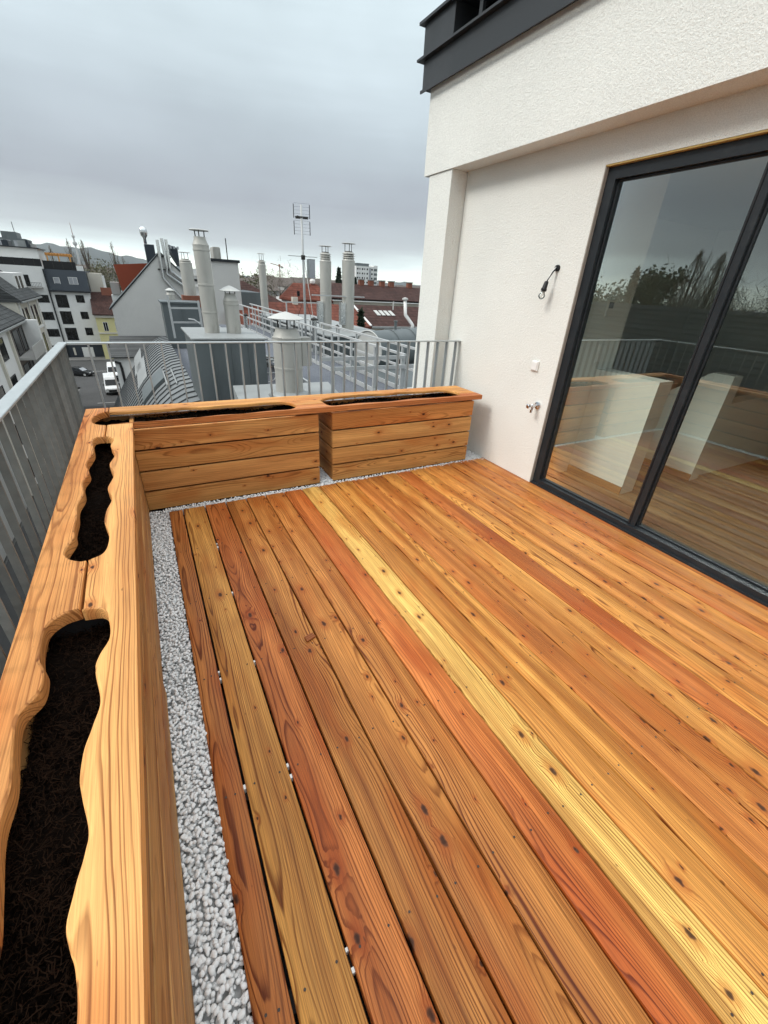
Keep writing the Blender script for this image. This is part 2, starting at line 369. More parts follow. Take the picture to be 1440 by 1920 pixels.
M['city_roof'] = plain('distant_roofs', (.125, .105, .095), .95, var=.35, scale=.02)
M['glass_door'] = glass('terrace_door_glass')
M['bulb'] = glass('clear_bulb_glass', .0, (.97, .97, .96))
M['car_white'] = plain('white_vehicle_paint', (.74, .75, .75), .25, 0, var=.02)
M['car_black'] = plain('black_vehicle_paint', (.015, .016, .018), .2, 0, var=.05)
M['tyre'] = plain('tyre_rubber', (.02, .02, .02), .9)
M['lamp_white'] = plain('headlight_lens', (.7, .7, .68), .15, 0, var=.02)
M['fabric'] = plain('grey_felt_roof', (.125, .135, .155), .95, var=.3, scale=14, bump=.01, bscale=60)
M['litter'] = plain('weathered_scrap_boards', (.12, .11, .10), .9, var=.4, scale=6)

# ================================================================== THE TERRACE
ZG = -16.0            # street level
ground = structure(MB().add([(-5200,-2500,ZG-.3),(5200,-2500,ZG-.3),(5200,5300,ZG-.3),(-5200,5300,ZG-.3)], [(0,1,2,3)]).build('ground', M['pave']))

# own building below the terrace
own = thing('terrace_building', 'white rendered penthouse wall with dark parapet cladding beside the wooden deck', 'building', (2.87, 1, 0))
MB().box(-.62, 9.0, -7.0, 3.95, ZG, -.16).build('lower_storeys', M['wall_white'], own)

floor = structure(MB().box(-.60, 2.869, -2.6, 3.75, -.158, -.075).build('terrace_floor', M['membrane']))
def round_bar(mb, u0, u1, hw, z0, z1, b, axis, c):
    """a board with rounded long edges along axis, centred on c across"""
    prof = [(-hw, z0), (-hw, z1-b), (-hw+b*.3, z1-b*.3), (-hw+b, z1), (hw-b, z1), (hw-b*.3, z1-b*.3), (hw, z1-b), (hw, z0)]
    n = len(prof)
    P = (lambda u, a, z: (c+a, u, z)) if axis == 'Y' else (lambda u, a, z: (u, c+a, z))
    vs = [P(u, a, z) for u in (u0, u1) for a, z in prof]
    mb.add(vs, [(i, (i+1) % n, n+(i+1) % n, n+i) for i in range(n)]+[tuple(range(n))[::-1], tuple(range(n, 2*n))])
deck_cols = [(176,106,62),(206,152,84),(196,106,60),(192,126,70),(190,124,68),(180,116,64),(192,100,54),(232,186,100),(200,140,72),
             (208,148,76),(190,114,60),(192,126,66),(206,146,78),(184,98,54),(212,152,82),(204,136,72),(198,134,74),(206,140,76),(192,118,66),(204,142,82)]
edges = [-.072, .021]
while edges[-1] < 2.72: edges.append(edges[-1]+.1505+random.uniform(-.002, .002))
edges.append(2.845)
JOISTS = [2.93, 2.42, 1.90, 1.38, .86, .34, -.18]
screws = MB()
for i in range(len(edges)-1):
    a, b_ = edges[i], edges[i+1]
    gap = .0080 if i < 5 else (.0070 if i < 9 else .0058)
    hw = (b_-a-gap)/2; c = (a+b_)/2
    y1 = 2.985+.0012*i*2+random.uniform(-.004, .004); y0 = -1.6
    if i == len(edges)-2: y0 = .52
    mb = MB(); round_bar(mb, y0, y1, hw, -.027+random.uniform(-.0008, .0008), random.uniform(-.0012, .0012), .004, 'Y', c)
    o = mb.build('board', M['deck'], floor, origin=(c, .7, 0), smooth=True, auto=40)
    o.color = tuple((.62*a+.38*b)*t for a, b, t in zip(srgb(*deck_cols[i % len(deck_cols)]), srgb(198,138,76), (.98, .97, .90)))+(1,)
    if i == 7: o.color = tuple(c*t for c, t in zip(srgb(228,186,108), (.98, .98, .95)))+(1,)
    for jy in JOISTS:
        for s in (-1, 1):
            screws.lathe((c+s*(hw-.028), jy+random.uniform(-.006, .006)+.0, .0008), [(.0034, 0), (.0034, .0010), (.0018, .0010), (.0016, .0003)], 8)
screws.build('deck_screws', M['screw'], floor)['kind'] = 'stuff'
for jy in JOISTS:
    MB().box(-.06, 2.84, jy-.022, jy+.022, -.072, -.0285).build('joist', M['membrane'], floor)
for i in range(1, 6):
    for jy in JOISTS[1:]:
        if random.random() < (.35 if i < 3 else .85) or i > 3: continue
        for dy in ((-.03, .012) if (i+int(jy*10)) % 3 else (.004,)): MB().box(edges[i]-.0036, edges[i]+.0036, jy+dy, jy+dy+random.uniform(.008, .016), -.028, -.006).build('spacer', M['white_plastic'], floor)
# drain grate in front of the door, where the last board stops
gr = thing('drain_grate', 'small galvanised drain grate at the end of the last deck board by the door', 'grate', (2.79, .4, -.02))
MB().box(2.735, 2.742, -.4, .512, -.03, -.003).box(2.836, 2.843, -.4, .512, -.03, -.003).box(2.742, 2.836, .505, .512, -.03, -.003).build('frame', M['galv'], gr)
for k in range(5): MB().box(2.742, 2.836, -.4, .505, -.030+0, -.026).build('tray', M['galv_dark'], gr) if k == 0 else None
for k in range(7): MB().box(2.7445+k*.0135, 2.7485+k*.0135, -.4, .505, -.024, -.004).build('bar', M['galv'], gr)
for k in range(22): MB().box(2.743, 2.835, .49-k*.04, .493-k*.04, -.020, -.0045).build('cross_bar', M['galv'], gr)

# white pebbles (nobody could count them)
def ico(sub):
    bm = bmesh.new(); bmesh.ops.create_icosphere(bm, subdivisions=sub, radius=1)
    v = np.array([p.co[:] for p in bm.verts]); f = np.array([[q.index for q in t.verts] for t in bm.faces]); bm.free(); return v, f
ICO = ico(2); ICO1 = ico(1)
def np_mesh(name, V, Fc, mat, smooth=True):
    me = bpy.data.meshes.new(name); me.vertices.add(len(V)); me.vertices.foreach_set('co', V.astype(np.float32).ravel())
    n = Fc.shape[1]; me.loops.add(len(Fc)*n); me.polygons.add(len(Fc))
    me.loops.foreach_set('vertex_index', Fc.astype(np.int32).ravel()); me.polygons.foreach_set('loop_start', np.arange(0, len(Fc)*n, n, dtype=np.int32))
    me.polygons.foreach_set('use_smooth', np.full(len(Fc), smooth)); me.update(calc_edges=True); me.validate()
    me.materials.append(mat); o = bpy.data.objects.new(name, me); COL.objects.link(o); WL[o.name] = (0,0,0); return o
PX = -.193          # side face of the long planter
def pebble_area(x0, x1, y0, y1, ztop, step=.0138, layers=2):
    pts = []
    for L in range(layers):
        for x in np.arange(x0+step*.45, x1, step):
            for y in np.arange(y0+step*.45, y1, step):
                pts.append((x+rng.uniform(-.5, .5)*step, y+rng.uniform(-.5, .5)*step, ztop-.011-.013*L+rng.uniform(-.004, .004)))
    return pts
pts = pebble_area(PX-.003, -.070, 1.38, 3.05, .001)+pebble_area(PX+.006, -.070, -.35, 1.38, .001)
pts += pebble_area(-.07, 2.85, 3.0, 3.052, .006)
pts += pebble_area(1.112, 1.215, 3.052, 3.45, .012)
pts += pebble_area(2.675, 2.86, 3.052, 3.40, .012)
VV = []; FF = []; off = 0
for (x, y, z) in pts:
    v, f = ICO if (y < 1.3) else ICO1
    s = np.array([rng.uniform(.0070, .0120), rng.uniform(.0062, .0090), rng.uniform(.0050, .0075)])*rng.choice([.6, .75, .88, 1.0])
    d = 1+.16*np.sin(v[:, 0:1]*rng.uniform(1, 3)+rng.uniform(0, 6))*np.cos(v[:, 1:2]*rng.uniform(1, 3)+rng.uniform(0, 6))
    p = v*d*s; a, t, r_ = rng.uniform(0, 6.28), rng.normal(0, .35), rng.normal(0, .35)
    Rm = np.array(Matrix.Rotation(a, 3, 'Z') @ Matrix.Rotation(t, 3, 'X') @ Matrix.Rotation(r_, 3, 'Y'))
    VV.append(p@Rm.T+np.array([x, y, z])); FF.append(f+off); off += len(v)
gravel = tag(np_mesh('white_gravel', np.concatenate(VV), np.concatenate(FF), M['pebble']), 'strip of rounded white pebbles between the deck and the wooden planters', 'gravel', kind='stuff')
structure(MB().box(PX+.002, -.074, -.4, 3.055, -.0745, -.034).box(-.074, 2.86, 2.999, 3.055, -.0745, -.020).box(1.108, 1.217, 3.055, 3.46, -.0745, -.02).box(2.672, 2.862, 3.055, 3.42, -.0745, -.02).build('gravel_bed', M['grit']))

# ------------------------------------------------------------------ planters
YB = 3.462
ZT, TH = .645, .040           # top of the planters, thickness of the top planks
K = (EYE-ZT)/.9               # plan points below were read at 0.6 m
def smooth_line(pts, n=6):
    """Catmull-Rom through the points"""
    P = [Vector((p[0], p[1])) for p in pts]; P = [P[0]*2-P[1]]+P+[P[-1]*2-P[-2]]; o = []
    for i in range(1, len(P)-2):
        for k in range(n):
            t = k/n; a, b_, c, d = P[i-1:i+3]
            o.append(.5*((2*b_)+(c-a)*t+(2*a-5*b_+4*c-d)*t*t+(3*b_-a-3*c+d)*t**3))
    o.append(P[-2]); return o
def top_plank(name, segs, outer, axis, parent, mat, color, flip, bev=.0075, label=None, TH=TH):
    """a plank with one straight long edge and one carved edge; segs: list of (points, smooth?) along the carved edge"""
    line = []
    for pts, sm in segs:
        L = smooth_line(pts) if sm else [Vector(p) for p in pts]
        if line and (line[-1]-L[0]).length < 1e-4: L = L[1:]
        line += L
    line = [Vector((p.x*K, p.y*K)) for p in line]; n = len(line)
    mb = MB(); rows = []
    for i, p in enumerate(line):
        d = (line[min(i+1, n-1)]-line[max(i-1, 0)]).normalized(); nm = Vector((-d.y, d.x))*(1 if flip else -1)
        wob = .8+.3*math.sin(i*.37)+.15*math.sin(i*.9)
        if 0 < i < n-1:
            d0 = (line[i]-line[i-1]); d1 = (line[i+1]-line[i])
            if d0.length > 1e-6 and d1.length > 1e-6 and d0.normalized().dot(d1.normalized()) < .8: wob *= .35
        q = p+nm*bev*wob; q2 = p+nm*bev*.25*min(1, wob)
        if axis == 'Y': ot = (outer, min(max(p.y, line[-1].y if line[-1].y < line[0].y else line[0].y), max(line[0].y, line[-1].y)))
        else: ot = (min(max(p.x, min(line[0].x, line[-1].x)), max(line[0].x, line[-1].x)), outer)
        rows.append([(p.x, p.y, ZT-TH), (p.x, p.y, ZT-bev*1.15), (q2.x, q2.y, ZT-bev*.45), (q.x, q.y, ZT), (ot[0], ot[1], ZT), (ot[0], ot[1], ZT-TH)])
    m = 6
    ai = 1 if axis == 'Y' else 0; sg = -1 if axis == 'Y' else 1      # keep every edge running one way so that no face folds over
    for j in range(m):
        lim = -1e9
        for i in range(n):
            pt = list(rows[i][j]); lim = max(lim+2e-5, sg*pt[ai]); pt[ai] = sg*lim; rows[i][j] = tuple(pt)
    fs = [(i*m+j, i*m+(j+1) % m, (i+1)*m+(j+1) % m, (i+1)*m+j) for i in range(n-1) for j in range(m)]
    mb.add([p for r in rows for p in r], fs+[tuple(range(m))[::-1], tuple((n-1)*m+j for j in range(m))])
    c = sum((Vector(p) for p in mb.v), Vector())/len(mb.v)
    o = mb.build(name, mat, parent, origin=c, smooth=True, auto=22); o.color = srgb(*color)+(1,)
    if label: o['label'] = label
    return o
H1L = [(-.325,2.950),(-.352,2.958),(-.381,2.896),(-.366,2.687),(-.386,2.514),(-.367,2.374),(-.384,2.258),(-.371,2.121),(-.385,2.005),(-.378,1.886),(-.379,1.787),(-.373,1.717),(-.392,1.620),(-.380,1.569),(-.345,1.535),(-.324,1.528)]
H1R = [(-.322,2.945),(-.298,2.935),(-.274,2.870),(-.287,2.774),(-.262,2.602),(-.282,2.461),(-.261,2.295),(-.280,2.148),(-.260,2.023),(-.277,1.905),(-.279,1.801),(-.260,1.690),(-.265,1.585),(-.287,1.541),(-.318,1.530)]
H2L = [(-.322,1.252),(-.362,1.244),(-.394,1.208),(-.399,1.147),(-.392,1.071),(-.377,1.024),(-.378,.954),(-.408,.905),(-.405,.825),(-.392,.725),(-.396,.640),(-.382,.54),(-.372,.46),(-.384,.38),(-.39,.30),(-.375,.2),(-.372,.1),(-.39,0),(-.385,-.1),(-.36,-.2),(-.322,-.225)]
H2R = [(-.315,1.242),(-.262,1.225),(-.243,1.163),(-.240,1.087),(-.262,1.024),(-.267,.972),(-.252,.874),(-.262,.808),(-.276,.750),(-.279,.690),(-.272,.645),(-.257,.575),(-.260,.535),(-.270,.485),(-.278,.440),(-.270,.405),(-.260,.373),(-.254,.316),(-.26,.22),(-.27,.1),(-.255,0),(-.262,-.1),(-.29,-.2),(-.315,-.225)]
XO, XI = -.4425, -.163
pl = thing('side_planter', 'long larch planter with wavy carved openings standing against the slatted left railing', 'planter', (-.3, 1.2, -.07))
notch = [(-.322,3.545),(-.345,3.535),(-.385,3.480),(-.413,3.380),(-.398,3.270),(-.355,3.215),(-.324,3.205)]
top_plank('top_plank', [([(-.322,3.652),(-.322,3.545)], 0), (notch, 1), ([(-.325,3.20),(-.325,2.955)], 0), (H1L, 1), ([(-.322,1.526),(-.320,1.255)], 0), (H2L, 1), ([(-.322,-.23),(-.322,-.5)], 0)],
          XO, 'Y', pl, M['top_y'], (214,152,92), False, label='outer top plank with a scalloped inner edge')
top_plank('top_plank', [([(-.3185,3.197),(-.3185,2.95)], 0), (H1R, 1), ([(-.3165,1.528),(-.3125,1.246)], 0), (H2R, 1), ([(-.315,-.23),(-.315,-.5)], 0)],
          XI, 'Y', pl, M['top_y'], (226,168,104), True, label='inner top plank, paler, with a scalloped edge')
face_cols = [(190,144,92),(196,150,98),(190,146,94),(184,140,90)]
PIT4 = .1515; Z0P = -.006
for k in range(4):
    z0 = Z0P+k*PIT4; z1 = min(z0+PIT4-.0125, ZT-TH-.0015)
    for ya, yb_, dx in ((-.45, 1.374, .008), (1.392, 3.066, 0)):      # two boxes end to end, the nearer one standing a little proud
        o = MB().box(PX-.026+dx, PX+dx, ya, yb_, z0, z1).build('side_board', M['face_y'], pl, bevel=.003, origin=(PX-.013, (ya+yb_)/2, (z0+z1)/2)); o.color = srgb(*face_cols[k])+(1,)
    o = MB().box(XO+.012, XO+.036, -.45, YB-.004, z0, z1).build('side_board', M['face_y'], pl, bevel=.003, origin=(XO+.02, 1.3, (z0+z1)/2)); o.color = srgb(*face_cols[k])+(1,)
MB().box(XO+.037, PX-.027, -.44, 3.03, -.06, ZT-.165).build('liner', M['membrane'], pl)
MB().box(XO+.037, PX-.027, 1.27*K+.012, 1.27*K+.034, ZT-.30, ZT-TH-.001).build('divider', M['membrane'], pl)
def soil_patch(name, x0, x1, y0, y1, z, parent, nf, step=.012):
    nx = max(3, int((x1-x0)/step)); ny = max(3, int((y1-y0)/step))
    xs = np.linspace(x0, x1, nx); ys = np.linspace(y0, y1, ny); XX, YY = np.meshgrid(xs, ys, indexing='ij')
    Z = z+rng.normal(0, .0045, XX.shape)+.012*np.sin(XX*9+YY*5)+.01*np.sin(YY*13)
    V = np.stack([XX, YY, Z], -1).reshape(-1, 3); I = np.arange(nx*ny).reshape(nx, ny)
    Fc = np.stack([I[:-1, :-1], I[1:, :-1], I[1:, 1:], I[:-1, 1:]], -1).reshape(-1, 4)
    o = np_mesh(name, V-np.array(WL[parent.name]), Fc, M['soil']); o.parent = parent
    # shredded bark fibres
    n = nf; c = np.stack([rng.uniform(x0, x1, n), rng.uniform(y0, y1, n), z+.012+rng.uniform(-.006, .010, n)+.008*np.sin(rng.uniform(0, 6, n))], -1)
    a = rng.uniform(0, 6.28, n); L = rng.uniform(.006, .028, n); d = np.stack([np.cos(a), np.sin(a), rng.normal(0, .35, n)], -1)*L[:, None]
    w = np.stack([-np.sin(a), np.cos(a), rng.normal(0, .4, n)], -1)*rng.uniform(.0003, .0010, n)[:, None]
    bend = np.stack([-np.sin(a), np.cos(a), rng.uniform(.1, .6, n)], -1)*(L*rng.uniform(-.25, .25, n))[:, None]
    V = np.stack([c-d/2-w, c-d/2+w, c+bend+w, c+bend-w, c+d/2+w, c+d/2-w], 1).reshape(-1, 3)
    b0 = np.arange(n)[:, None]*6; Fc = np.concatenate([b0+np.array([0, 1, 2, 3]), b0+np.array([3, 2, 4, 5])])
    m_ = nf//4; v0, f0 = ICO1; cc = np.stack([rng.uniform(x0, x1, m_), rng.uniform(y0, y1, m_), z+.004+rng.uniform(-.004, .006, m_)+.010*np.sin(rng.uniform(0, 6, m_))], -1)
    ss = rng.uniform(.0015, .0065, (m_, 1, 3)); CV = (v0[None]*ss*(1+.3*rng.normal(0, 1, (m_, len(v0), 1)))+cc[:, None]).reshape(-1, 3); CF = (f0[None]+np.arange(m_)[:, None, None]*len(v0)).reshape(-1, 3)
    cl_ = np_mesh('soil_crumbs', CV-np.array(WL[parent.name]), CF, M['soil'], False); cl_.parent = parent; cl_['kind'] = 'stuff'
    f_ = np_mesh('bark_mulch', V-np.array(WL[parent.name]), Fc, M['mulch'], False); f_.parent = parent; f_['kind'] = 'stuff'
soil_patch('soil', XO+.04, PX-.03, -.42, 1.22, ZT-.115, pl, 7500, .009)
soil_patch('soil', XO+.04, PX-.03, 1.245, 3.02, ZT-.105, pl, 4500)

YF, YB = 3.068, 3.462         # front and back of the planters along the rear railing
def rear_planter(label, x0, x1, cols, tops, holes):
    p = thing('rear_planter', label, 'planter', ((x0+x1)/2, YF, -.07), group='planters along the rear railing')
    for k in range(4):
        z0 = Z0P+k*PIT4; z1 = min(z0+PIT4-.0125, ZT-TH-.0015)
        o = MB().box(x0, x1, YF, YF+.026, z0, z1).build('front_board', M['face_x'], p, bevel=.003, origin=((x0+x1)/2, YF+.013, (z0+z1)/2)); o.color = srgb(*cols[k])+(1,)
        for xa in (x0, x1-.026):
            o = MB().box(xa+.0005, xa+.0255, YF+.027, YB-.03, z0, z1).build('end_board', M['face_y'], p, bevel=.003, origin=(xa+.013, YF+.2, (z0+z1)/2)); o.color = srgb(*[int(c*.94) for c in cols[k]])+(1,)
        o = MB().box(x0, x1, YB-.029, YB-.004, z0, z1).build('back_board', M['face_x'], p, bevel=.003, origin=((x0+x1)/2, YB-.015, (z0+z1)/2)); o.color = srgb(*cols[k])+(1,)
    MB().box(x0+.03, x1-.03, YF+.03, YB-.033, -.06, ZT-.16).build('liner', M['membrane'], p)
    soil_patch('soil', x0+.03, x1-.03, YF+.03, YB-.033, ZT-.075, p, 2600, .014)
    return p
rp1 = rear_planter('larch planter in the far left corner with a long scalloped opening', -.1925, 1.105, [(212,156,94),(206,150,88),(208,152,92),(200,146,86)][::-1], None, None)
# the soil of the corner runs on into the side planter
rp2 = rear_planter('larch planter in the far right corner next to the white wall', 1.220, 2.668, [(206,152,90),(216,164,100),(220,168,104),(212,146,82)], None, None)
B1F = [(-.300,3.215),(-.152,3.222),(.119,3.196),(.250,3.215),(.382,3.232),(.560,3.215),(.787,3.243),(.900,3.232),(.972,3.262),(1.005,3.330)]
B1B = [(-.318,3.530),(-.200,3.512),(.022,3.500),(.180,3.515),(.330,3.487),(.480,3.497),(.626,3.482),(.780,3.500),(.925,3.480),(.985,3.430),(1.008,3.345)]
B2F = [(1.255,3.330),(1.265,3.275),(1.320,3.245),(1.556,3.262),(1.800,3.238),(2.107,3.275),(2.350,3.250),(2.556,3.258),(2.660,3.285),(2.695,3.335)]
B2B = [(1.255,3.345),(1.265,3.440),(1.380,3.520),(1.714,3.545),(1.95,3.515),(2.127,3.540),(2.36,3.505),(2.570,3.515),(2.670,3.450),(2.697,3.345)]
YFT, YBT = 3.048, 3.470
XR = 2.738/K
ft = top_plank('top_plank', [(B1F, 1), ([(1.006,3.338),(1.107/K,3.338)], 0), ([(1.112/K,3.338),(1.254,3.338)], 0), (B2F, 1), ([(2.696,3.338),(XR,3.338)], 0)], YFT, 'X', rp2, M['top_x'], (206,136,82), False, label='reddish front top plank running across both rear planters')
bt = top_plank('top_plank', [(B1B, 1), ([(1.008,3.343),(1.254,3.343)], 0), (B2B, 1), ([(2.698,3.343),(XR,3.343)], 0)], YBT, 'X', rp2, M['top_x'], (222,164,98), True, bev=.007, TH=.022, label='paler back top plank running across both rear planters')
# corner soil between the planters' openings
soil_patch('soil', -.41, -.166, 3.035, 3.432, ZT-.10, rp1, 500)
for k in range(4):
    z0 = Z0P+k*PIT4; z1 = min(z0+PIT4-.0125, ZT-TH-.0015)
    o = MB().box(XO+.037, -.194, YB-.029, YB-.004, z0, z1).build('end_board', M['face_x'], pl, bevel=.003, origin=(-.3, YB-.015, (z0+z1)/2)); o.color = srgb(*face_cols[k])+(1,)
MB().box(XO+.037, -.194, 3.032, YB-.03, -.06, ZT-.165).build('liner', M['membrane'], pl)
# a short strip of top plank joins the corner seam
chip = MB().prism([(0,0),(.052,.006),(.050,.038),(.004,.034)], 0, .009).build('wood_chip', M['top_x'], bevel=.002)
pc = on_z(583, 1197, 0); chip.location = (pc.x-.026, pc.y-.02, .0015); chip.rotation_euler = (0, 0, .2); chip.color = srgb(150,88,50)+(1,)
tag(chip, 'small brown wood offcut lying in the middle of the deck', 'wood chip')

# ------------------------------------------------------------------ railing
RX, RY, RZ = -.487, 3.66, 1.052
rl = thing('terrace_railing', 'galvanised steel railing of upright flat bars along the left side and rear of the deck', 'railing', (RX, RY, -.1))
MB().box(RX-.030, RX+.022, -2.4, RY+.03, RZ-.011, RZ).build('handrail', M['galv'], rl, bevel=.002)
MB().box(RX+.022, 2.868, RY-.020, RY+.030, RZ-.0105, RZ-.0005).build('handrail', M['galv'], rl, bevel=.002)
MB().box(RX-.022, RX+.016, -2.4, RY+.02, -.02, -.008).build('bottom_rail', M['galv_dark'], rl)
MB().box(RX+.02, 2.868, RY-.018, RY+.02, -.02, -.008).build('bottom_rail', M['galv_dark'], rl)
bar_a = None
y = RY-.02; k = 0
while y > -1.0:
    if bar_a is None:
        bar_a = MB().box(-.012, .011, -.004, .004, -.20, RZ-.0105).build('baluster', M['galv_dark'], rl, world=False); b_ = bar_a
    else:
        b_ = bar_a.copy(); COL.objects.link(b_)
    b_.location = (0, y-RY, .1); y -= .114; k += 1
bar_b = None
x = RX+.140
while x < 2.85:
    if bar_b is None:
        bar_b = MB().box(-.0045, .0045, -.018, .022, -.20, RZ-.0105).build('baluster', M['galv'], rl, world=False); b_ = bar_b
    else:
        b_ = bar_b.copy(); COL.objects.link(b_)
    b_.location = (x-RX, 0, .1); x += .1131

# ------------------------------------------------------------------ house wall with the sliding door
WX, PXF, SOF = 2.87, 2.685, 2.45
DY0, DY1, DZ1 = .44, 2.385, 2.272
mb = MB().box(WX, WX+.26, DY1, 3.868, -.16, SOF).box(WX, WX+.26, DY0, DY1, DZ1, SOF).box(WX, WX+.26, .20, DY0, -.16, SOF).box(WX, WX+.26, -2.6, .20, DZ1, SOF).box(WX, WX+.26, -2.6, -2.2, -.16, DZ1)
mb.build('wall', M['plaster'], own)
MB().box(PXF+.012, WX+.258, 3.872, 4.235, -6, SOF-.002).build('pier', M['plaster'], own)
MB().box(PXF, WX+.6, -2.6, 4.315, SOF+.0, 3.085).build('upper_wall', M['plaster'], own)
MB().box(2.950, 3.00, DY0+.005, DY1-.005, DZ1-.012, DZ1-.001).box(2.872, 2.906, DY0+.003, DY1-.003, DZ1-.010, DZ1-.001).build('sealing_strip', M['foam'], own)
MB().box(WX+.0025, WX+.034, DY1-.006, DY1-.0005, 0, DZ1-.012).build('reveal', M['reveal'], own)
# parapet of anthracite sheet
pp = MB().box(2.640, 3.6, -2.6, 4.395, 3.072, 3.262).build('parapet_band', M['clad'], own, bevel=.003)
MB().box(2.600, 3.6, -2.6, 4.455, 3.263, 3.279).build('drip_edge', M['clad'], pp)
MB().box(2.628, 2.639, -2.6, 4.41, 3.05, 3.071).build('lower_flashing', M['clad'], pp)
MB().box(2.648, 3.6, 3.985, 4.43, 3.280, 3.500).build('corner_panel', M['clad'], own, bevel=.003)
MB().box(2.615, 3.6, -2.6, 4.475, 3.501, 3.520).build('coping', M['clad'], own)
MB().box(2.90, 3.6, -2.6, 3.984, 3.280, 3.500).build('recessed_panel', M['win_dark'], own)
for yy in (3.72, 2.9, 2.1): MB().box(2.70, 2.73, yy-.02, yy+.02, 3.280, 3.500).build('bracket', M['clad'], own)
# sliding door
FX = 2.902
dr = MB()
fwid = .068
dr.box(FX, FX+.09, DY1-.006-fwid, DY1-.006, .0, DZ1-.012).box(FX, FX+.09, DY0, DY0+.075, .0, DZ1-.012)
dr.box(FX, FX+.09, DY0+.075, DY1-.006-fwid, DZ1-.012-.066, DZ1-.012).box(FX-.004, FX+.09, DY0+.075, DY1-.006-fwid, -.02, .048)
door = dr.build('sliding_door', M['anthracite'], own)
MB().box(FX-.028, FX-.005, DY0-.2, DY1-.004, -.02, .012).build('threshold', M['anthracite'], door)
MB().box(FX+.024, FX+.066, 1.405, 1.452, .049, DZ1-.079).build('meeting_stile', M['anthracite'], door)
MB().box(FX+.018, FX+.024, 1.445, 1.452, .049, DZ1-.079).build('seal', M['black'], door)
for (ya, yb, xo) in ((1.452, DY1-.0745, .030), (DY0+.0755, 1.405, .052)):
    f = MB(); x0 = FX+xo
    f.box(x0, x0+.03, ya, ya+.012, .049, DZ1-.079).box(x0, x0+.03, yb-.012, yb, .049, DZ1-.079).box(x0, x0+.03, ya+.012, yb-.012, .049, .061).box(x0, x0+.03, ya+.012, yb-.012, DZ1-.091, DZ1-.079)
    f.build('sash', M['anthracite'], door, bevel=.002)
    MB().add([(x0+.012, ya+.012, .061), (x0+.012, yb-.012, .061), (x0+.012, yb-.012, DZ1-.091), (x0+.012, ya+.012, DZ1-.091)], [(0, 1, 2, 3)]).build('pane', M['glass_door'], door)
added_window = MB().box(FX, FX+.09, -2.2, -2.13, .0, DZ1-.001).box(FX, FX+.09, .13, .20, .0, DZ1-.001).box(FX, FX+.09, -2.13, .13, DZ1-.07, DZ1-.001).box(FX, FX+.09, -2.13, .13, -.02, .048).build('side_window', M['anthracite'], own)  # unseen glazed opening, added to let more daylight into the room
MB().add([(FX+.04, -2.13, .048), (FX+.04, .13, .048), (FX+.04, .13, DZ1-.07), (FX+.04, -2.13, DZ1-.07)], [(0, 1, 2, 3)]).build('pane', M['glass_door'], added_window)
# wall lamp
def wp(px, py, dx=0): return on_x(px, py, WX-dx)
L0 = wp(1046, 503); lamp = thing('wall_lamp', 'bare clear bulb in a black socket hanging from wires on the white wall', 'lamp', L0)
mb = MB(); mb.tube([L0+Vector((.004,0,0)), L0+Vector((-.014,0,0))], [.024,.021], 16); mb.build('wall_plate', M['black'], lamp, smooth=True, auto=40)
s0 = L0+Vector((-.075,.012,-.095)); s1 = s0+Vector((-.004,.010,-.062))
for dz, mm in ((0, 'black'), (.007, 'white_plastic'), (-.006, 'black')):
    MB().tube([L0+Vector((-.012,dz,dz)), L0+Vector((-.040,.002+dz,-.022)), L0+Vector((-.060,.008,-.058+dz)), s0+Vector((0,dz*.5,.004))], .0035, 6).build('wire', M[mm], lamp, smooth=True)
MB().tube([s0+Vector((0,0,.006)), s0, s0+(s1-s0)*.7, s0+(s1-s0)*.75, s1], [.010,.0155,.019,.022,.022], 14).build('socket', M['black'], lamp, smooth=True, auto=40)
d_ = (s1-s0).normalized()
MB().tube([s1+d_*t for t in (0, .012, .022, .034, .046, .055, .059)], [.012,.015,.022,.0265,.022,.012,.002], 16).build('bulb', M['bulb'], lamp, smooth=True)
MB().tube([s1+d_*t for t in (-.004, .012, .028)], [.006,.005,.003], 8).build('filament_mount', M['white_plastic'], lamp)
# switch
S0 = wp(1004.5, 686); sw = thing('wall_switch', 'small white wall switch below the bare bulb', 'switch', S0)
MB().box(WX-.017, WX-.0, S0.y-.036, S0.y+.036, S0.z-.040, S0.z+.040).build('housing', M['white_plastic'], sw, bevel=.004)
MB().box(WX-.022, WX-.0175, S0.y-.028, S0.y+.028, S0.z-.032, S0.z+.032).build('rocker', M['white_plastic'], sw, bevel=.003)
# tap
T0 = wp(1008.5, 760); tp = thing('garden_tap', 'chrome outdoor water tap on the white wall beside the glass door', 'tap', T0)
MB().tube([T0+Vector((.004,0,0)), T0+Vector((-.010,0,0)), T0+Vector((-.016,0,0))], [.031,.031,.018], 20).build('rosette', M['chrome'], tp, smooth=True, auto=40)
MB().tube([T0+Vector((-.012,0,0)), T0+Vector((-.045,0,0)), T0+Vector((-.047,0,0)), T0+Vector((-.075,0,.0)), T0+Vector((-.078,0,0)), T0+Vector((-.100,0,0))], [.011,.011,.016,.016,.0125,.0125], 14).build('body', M['chrome'], tp, smooth=True, auto=40)
MB().tube([T0+Vector((-.060,0,-.010)), T0+Vector((-.062,0,-.034)), T0+Vector((-.066,0,-.036)), T0+Vector((-.070,0,-.058))], [.009,.009,.012,.010], 12).build('spout', M['chrome'], tp, smooth=True, auto=40)
MB().tube([T0+Vector((-.100,0,0)), T0+Vector((-.104,0,0)), T0+Vector((-.120,0,0)), T0+Vector((-.124,0,0))], [.008,.019,.019,.012], 8).build('handle', M['chrome'], tp, smooth=True, auto=30)
